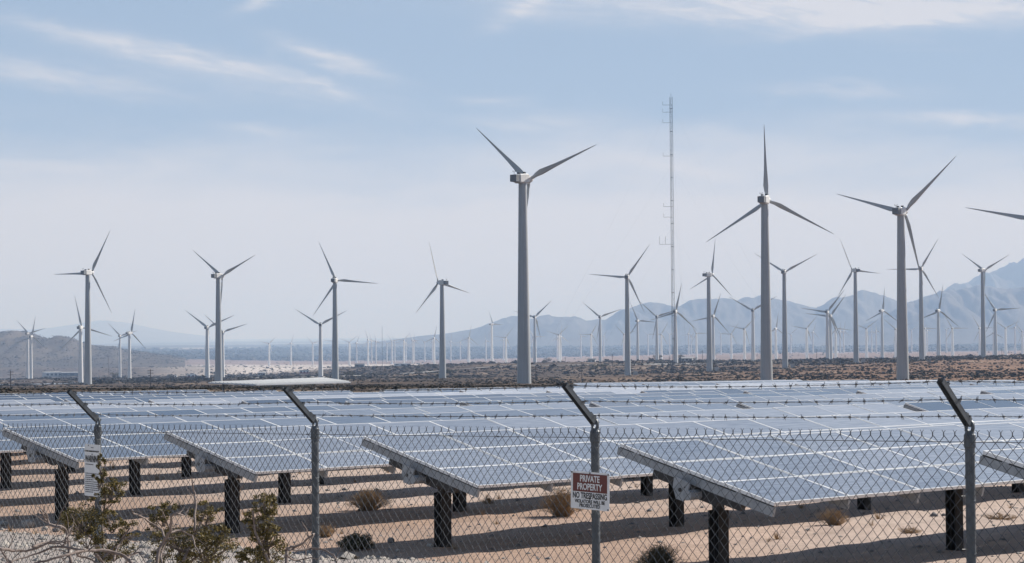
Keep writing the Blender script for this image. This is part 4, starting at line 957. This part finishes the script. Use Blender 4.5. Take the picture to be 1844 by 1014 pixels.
def thin_mast():
    b = at(688.5, 652, 3600); base = Vector((b.x, b.y, gz(b.x, b.y))); tp = at(688.5, 588, 3600)
    root = thing('met_mast', 'thin needle like mast among the tiny far turbines', 'mast', base); m = MB(); m.tube([(0, 0, 0), (0, 0, tp.z - base.z)], [.35, .2], 5); ob('pole', m.mesh('pole', M_['lattice']), root)
    m = MB(); m.tube([(-1.5, 0, 40), (1.5, 0, 40)], .1, 4); ob('boom', m.mesh('boom', M_['lattice']), root)
thin_mast()

# ------------------------------------------------------------------ canopy, buildings, poles
def canopy():
    Y = 165.0; P = [at(374, 688.5, Y - 2), at(462, 692, Y - 7), at(632, 687.5, Y - 1), at(580, 680.2, Y + 7)]; c = sum(P, Vector()) / 4; base = Vector((c.x, c.y, gz(c.x, c.y)))
    root = thing('canopy', 'flat white canopy roof spread just beyond the last solar panels', 'canopy', base); m = MB(); v = [p - base for p in P] + [p - base - Vector((0, 0, .10)) for p in P]
    m.add(v, [(0, 1, 2, 3), (7, 6, 5, 4), (0, 4, 5, 1), (1, 5, 6, 2), (2, 6, 7, 3), (3, 7, 4, 0)]); ob('roof', m.mesh('roof', M_['roofw']), root)
    for k in range(1, 12):
        t = k / 12; a, b = P[0].lerp(P[1], t) - base, P[3].lerp(P[2], t) - base; m = MB(); m.tube([a + Vector((0, 0, .02)), b + Vector((0, 0, .02))], .045, 4); ob('seam', m.mesh('seam', M_['galv']), root)
    for p in P:
        q = c + (p - c) * .8; m = MB(); g_ = gz(q.x, q.y); m.tube([(q.x - base.x, q.y - base.y, g_ - base.z - .2), (q.x - base.x, q.y - base.y, q.z - base.z - .1)], .09, 8); ob('post', m.mesh('post', M_['galv']), root)
canopy()
def building(name, label, px, py, Y, wd, dp, ht, wall, roofm, nwin=0, cat='building', band=None, gable=0.0):
    p = at(px, py, Y); base = Vector((p.x, p.y, gz(p.x, p.y))); root = thing(name, label, cat, base, -math.atan2(p.x, p.y) + random.uniform(-.15, .15))
    m = MB(); m.bx(-wd / 2, wd / 2, 0, dp, -1.5, ht); ob('wall', m.mesh('wall', M_[wall]), root)
    m = MB()
    if gable: m.add([(-wd / 2 - .4, -.4, ht), (wd / 2 + .4, -.4, ht), (wd / 2 + .4, dp / 2, ht + gable), (-wd / 2 - .4, dp / 2, ht + gable), (-wd / 2 - .4, dp + .4, ht), (wd / 2 + .4, dp + .4, ht)], [(0, 1, 2, 3), (3, 2, 5, 4), (0, 3, 4), (1, 5, 2), (0, 4, 5, 1)])
    else: m.bx(-wd / 2 - .3, wd / 2 + .3, -.3, dp + .3, ht, ht + .35)
    ob('roof', m.mesh('roof', M_[roofm]), root)
    for k in range(nwin):
        x = -wd / 2 + wd * (k + .5) / nwin; s = wd / nwin * .28; m = MB(); m.bx(x - s, x + s, -.06, .02, ht * .35, ht * .75); ob('window', m.mesh('window', M_['winglass']), root)
    if band: m = MB(); m.bx(-wd / 2 * .98, wd / 2 * .98, -.08, .0, .3, ht * .4); ob('lower_panel', m.mesh('lower_panel', M_[band]), root)
    return root
building('warehouse', 'long pale warehouse with dark right half below the desert hill', 97, 661, 3500, 27, 40, 8.0, 'bwall', 'roofw', 4)
building('warehouse', 'dark long shed joined to the pale warehouse below the hill', 130, 661, 3480, 34, 30, 6.5, 'bdark', 'roofw', 3)
building('trailer', 'white trailer with red lower panel left of the canopy turbine', 344, 667, 2300, 8.5, 3, 3.6, 'roofw', 'roofw', 2, 'trailer', 'bred')
building('shed', 'small white shed with dark openings in the brush left of the trailer', 314, 670, 2200, 5, 4, 3.2, 'roofw', 'bwall', 2, 'shed')
building('house', 'grey house beside a pale shed left of the canopy', 471, 664, 2500, 9, 7, 3.4, 'bwall', 'bwall', 3, 'house', gable=1.4)
building('trailer', 'red and white trailer between the two canopy turbines', 548, 664, 2450, 11, 3, 4.2, 'roofw', 'bdark', 3, 'trailer', 'bred')
building('house', 'dark low house right of the canopy right end turbine', 647, 661, 2700, 12, 8, 3.4, 'bdark', 'bdark', 2, 'house', gable=1.6)
building('shed', 'long white shed in the brush below the tiny far turbines', 725, 665, 2500, 20, 6, 2.6, 'roofw', 'roofw', 3, 'shed')
building('house', 'pale house in the brush under the lattice mast', 1237, 669, 1900, 10, 7, 3.0, 'bwall', 'bwall', 3, 'house', gable=1.2)
building('house', 'grey house in the brush left of the mast foot', 1065, 668, 2000, 7, 6, 2.6, 'bwall', 'bdark', 2, 'house', gable=1.2)
building('shed', 'white far shed on the plain left of the ridge turbine with left rotor', 1500, 628, 6500, 30, 12, 5, 'roofw', 'roofw', 3, 'shed')
building('shed', 'white far shed on the plain just right of the ridge turbine with left rotor', 1552, 628, 6500, 22, 12, 4, 'roofw', 'roofw', 3, 'shed')
def pole(px, py0, py1, Y, label):
    b = at(px, py1, Y); t = at(px, py0, Y); base = Vector((b.x, b.y, gz(b.x, b.y))); h = t.z - base.z; root = thing('utility_pole', label, 'pole', base, 0, 'wooden utility poles across the brush')
    m = MB(); m.tube([(0, 0, -.5), (0, 0, h)], [.2, .14], 7); ob('pole', m.mesh('pole', M_['wood']), root)
    for z in (h - .5, h - 1.7): m = MB(); m.bx(-1.3, 1.3, -.08, .08, z - .09, z + .09); ob('crossarm', m.mesh('crossarm', M_['wood']), root)
POL = [(19, 668, 700, 900, 'dark pole left of the big turbine above the hill'), (195, 640, 665, 2300, 'pole between the two thin turbines above the hill'), (271, 665, 696, 900, 'dark pole in brush left of the canopy'), (528, 645, 662, 2700, 'pole nearest right of the far trailers'),
       (965, 660, 690, 1100, 'dark pole right of the tallest turbine foot'), (1018, 643, 662, 2300, 'pole among small turbines right of the tallest turbine'), (1048, 652, 690, 1100, 'dark pole midway between the tallest turbine and its right neighbour'), (1103, 638, 668, 1700, 'pole with crossarms left of the cabinet turbine'),
       (1206, 642, 672, 1700, 'pole at the left of the lattice mast foot'), (1265, 631, 664, 1700, 'pole just left of the side on turbine foot'), (1471, 629, 655, 2000, 'pole on the wash left of the left rotor turbine'), (1522, 640, 655, 2200, 'pole close left of the left rotor turbine'), (1804, 628, 640, 2300, 'pole on the ridge near the right border')]
for p in POL: pole(*p)
def tree(px, py, Y, s, label):
    b = at(px, py, Y); base = Vector((b.x, b.y, gz(b.x, b.y))); root = thing('desert_tree', label, 'tree', base, 0, 'dark trees in the brush'); g = np.random.default_rng(int(px)); gr = random.Random(int(px))
    m = MB(); m.tube([(0, 0, -.3), (.1, 0, s * .3), (-.1, .1, s * .55)], [s * .05, s * .04, s * .02], 6)
    V, F = [], []
    for q in range(14):
        th = gr.uniform(0, 6.28); rr = gr.random() ** .5 * s * .62; c = Vector((math.cos(th) * rr, math.sin(th) * rr, s * (.32 + .5 * gr.random() * (1 - .5 * rr / s)))); m.tube([(0, 0, s * .3), c], [s * .02, s * .008], 4)
        leaves_into(V, F, c, (s * .2, s * .2, s * .15), 26, s * .055, g)
    ob('trunk', m.mesh('trunk', M_['wood']), root); ob('crown', npmesh('crown', np.vstack(V), np.vstack(F), M_['dullleaf']), root)
for k, a in enumerate([(1072, 672, 1500, 6.5, 'widest dark tree left of the cabinet turbine foot'), (1090, 671, 1520, 6, 'dark tree touching the widest one in the brush'), (755, 671, 1700, 5.5, 'dark tree left of the turbine left of the tallest'), (812, 672, 1500, 6.5, 'dark round tree right of the turbine left of the tallest'), (628, 675, 1500, 6, 'dark tree right of the canopy right end turbine'),
          (572, 669, 1900, 6, 'dark tree right of the red trailer'), (310, 668, 2100, 5.5, 'dark tree by the small white shed'), (206, 666, 2300, 8, 'dark tree clump by the thin turbines above the hill'), (1227, 655, 2300, 9, 'dark tree just right of the lattice mast foot'), (1185, 658, 2200, 8, 'dark tree left of the lattice mast foot'), (985, 667, 1900, 6, 'dark tree right of the tallest turbine'), (1252, 650, 2500, 8, 'dark tree on the wash right of the mast')]): tree(*a)
def strip(name, pts, width, m_, lift=.06):
    v = []; f = []
    Q = []
    for i in range(len(pts) - 1):
        for t in np.linspace(0, 1, 30, endpoint=(i == len(pts) - 2)): Q.append((pts[i][0] + (pts[i + 1][0] - pts[i][0]) * t, pts[i][1] + (pts[i + 1][1] - pts[i][1]) * t))
    for i, (px, Y) in enumerate(Q):
        x = (px - CX) / FPX * Y
        for s in (-1, 1): yy = Y + s * width / 2; v.append((x, yy, gz(x, yy) + lift))
        if i: f.append((2 * i - 2, 2 * i, 2 * i + 1, 2 * i - 1))
    m = MB(); m.add(v, f); return tag(ob(name, m.mesh(name, m_)), kind='structure')
M_['road'] = mat('pale_road', (.34, .32, .30), .9, noise=(.05, (.28, .26, .24), .8))
strip('road', [(-200, 1750), (300, 1850), (650, 1800), (1000, 1700), (1320, 1650)], 34, M_['road'], .5)
strip('paved_yard', [(-200, 1350), (148, 1420)], 130, mat('pale_paving', (.36, .40, .46), .6), .7)

# ------------------------------------------------------------------ air
def haze():
    m = MB(); m.bx(-61000, 61000, -61000, 61000, -112, 590)
    mt = bpy.data.materials.new('haze'); mt.use_nodes = True; t = mt.node_tree; t.nodes.remove(t.nodes['Principled BSDF']); v = N(t, 'ShaderNodeVolumePrincipled')
    v.inputs['Color'].default_value = (.46, .66, 1.0, 1); v.inputs['Absorption Color'].default_value = (.72, .68, 1, 1); v.inputs['Density'].default_value = 0.95e-4; v.inputs['Anisotropy'].default_value = 0.0
    t.links.new(v.outputs[0], t.nodes['Material Output'].inputs['Volume']); tag(ob('haze', m.mesh('haze', mt)), kind='stuff')
haze()
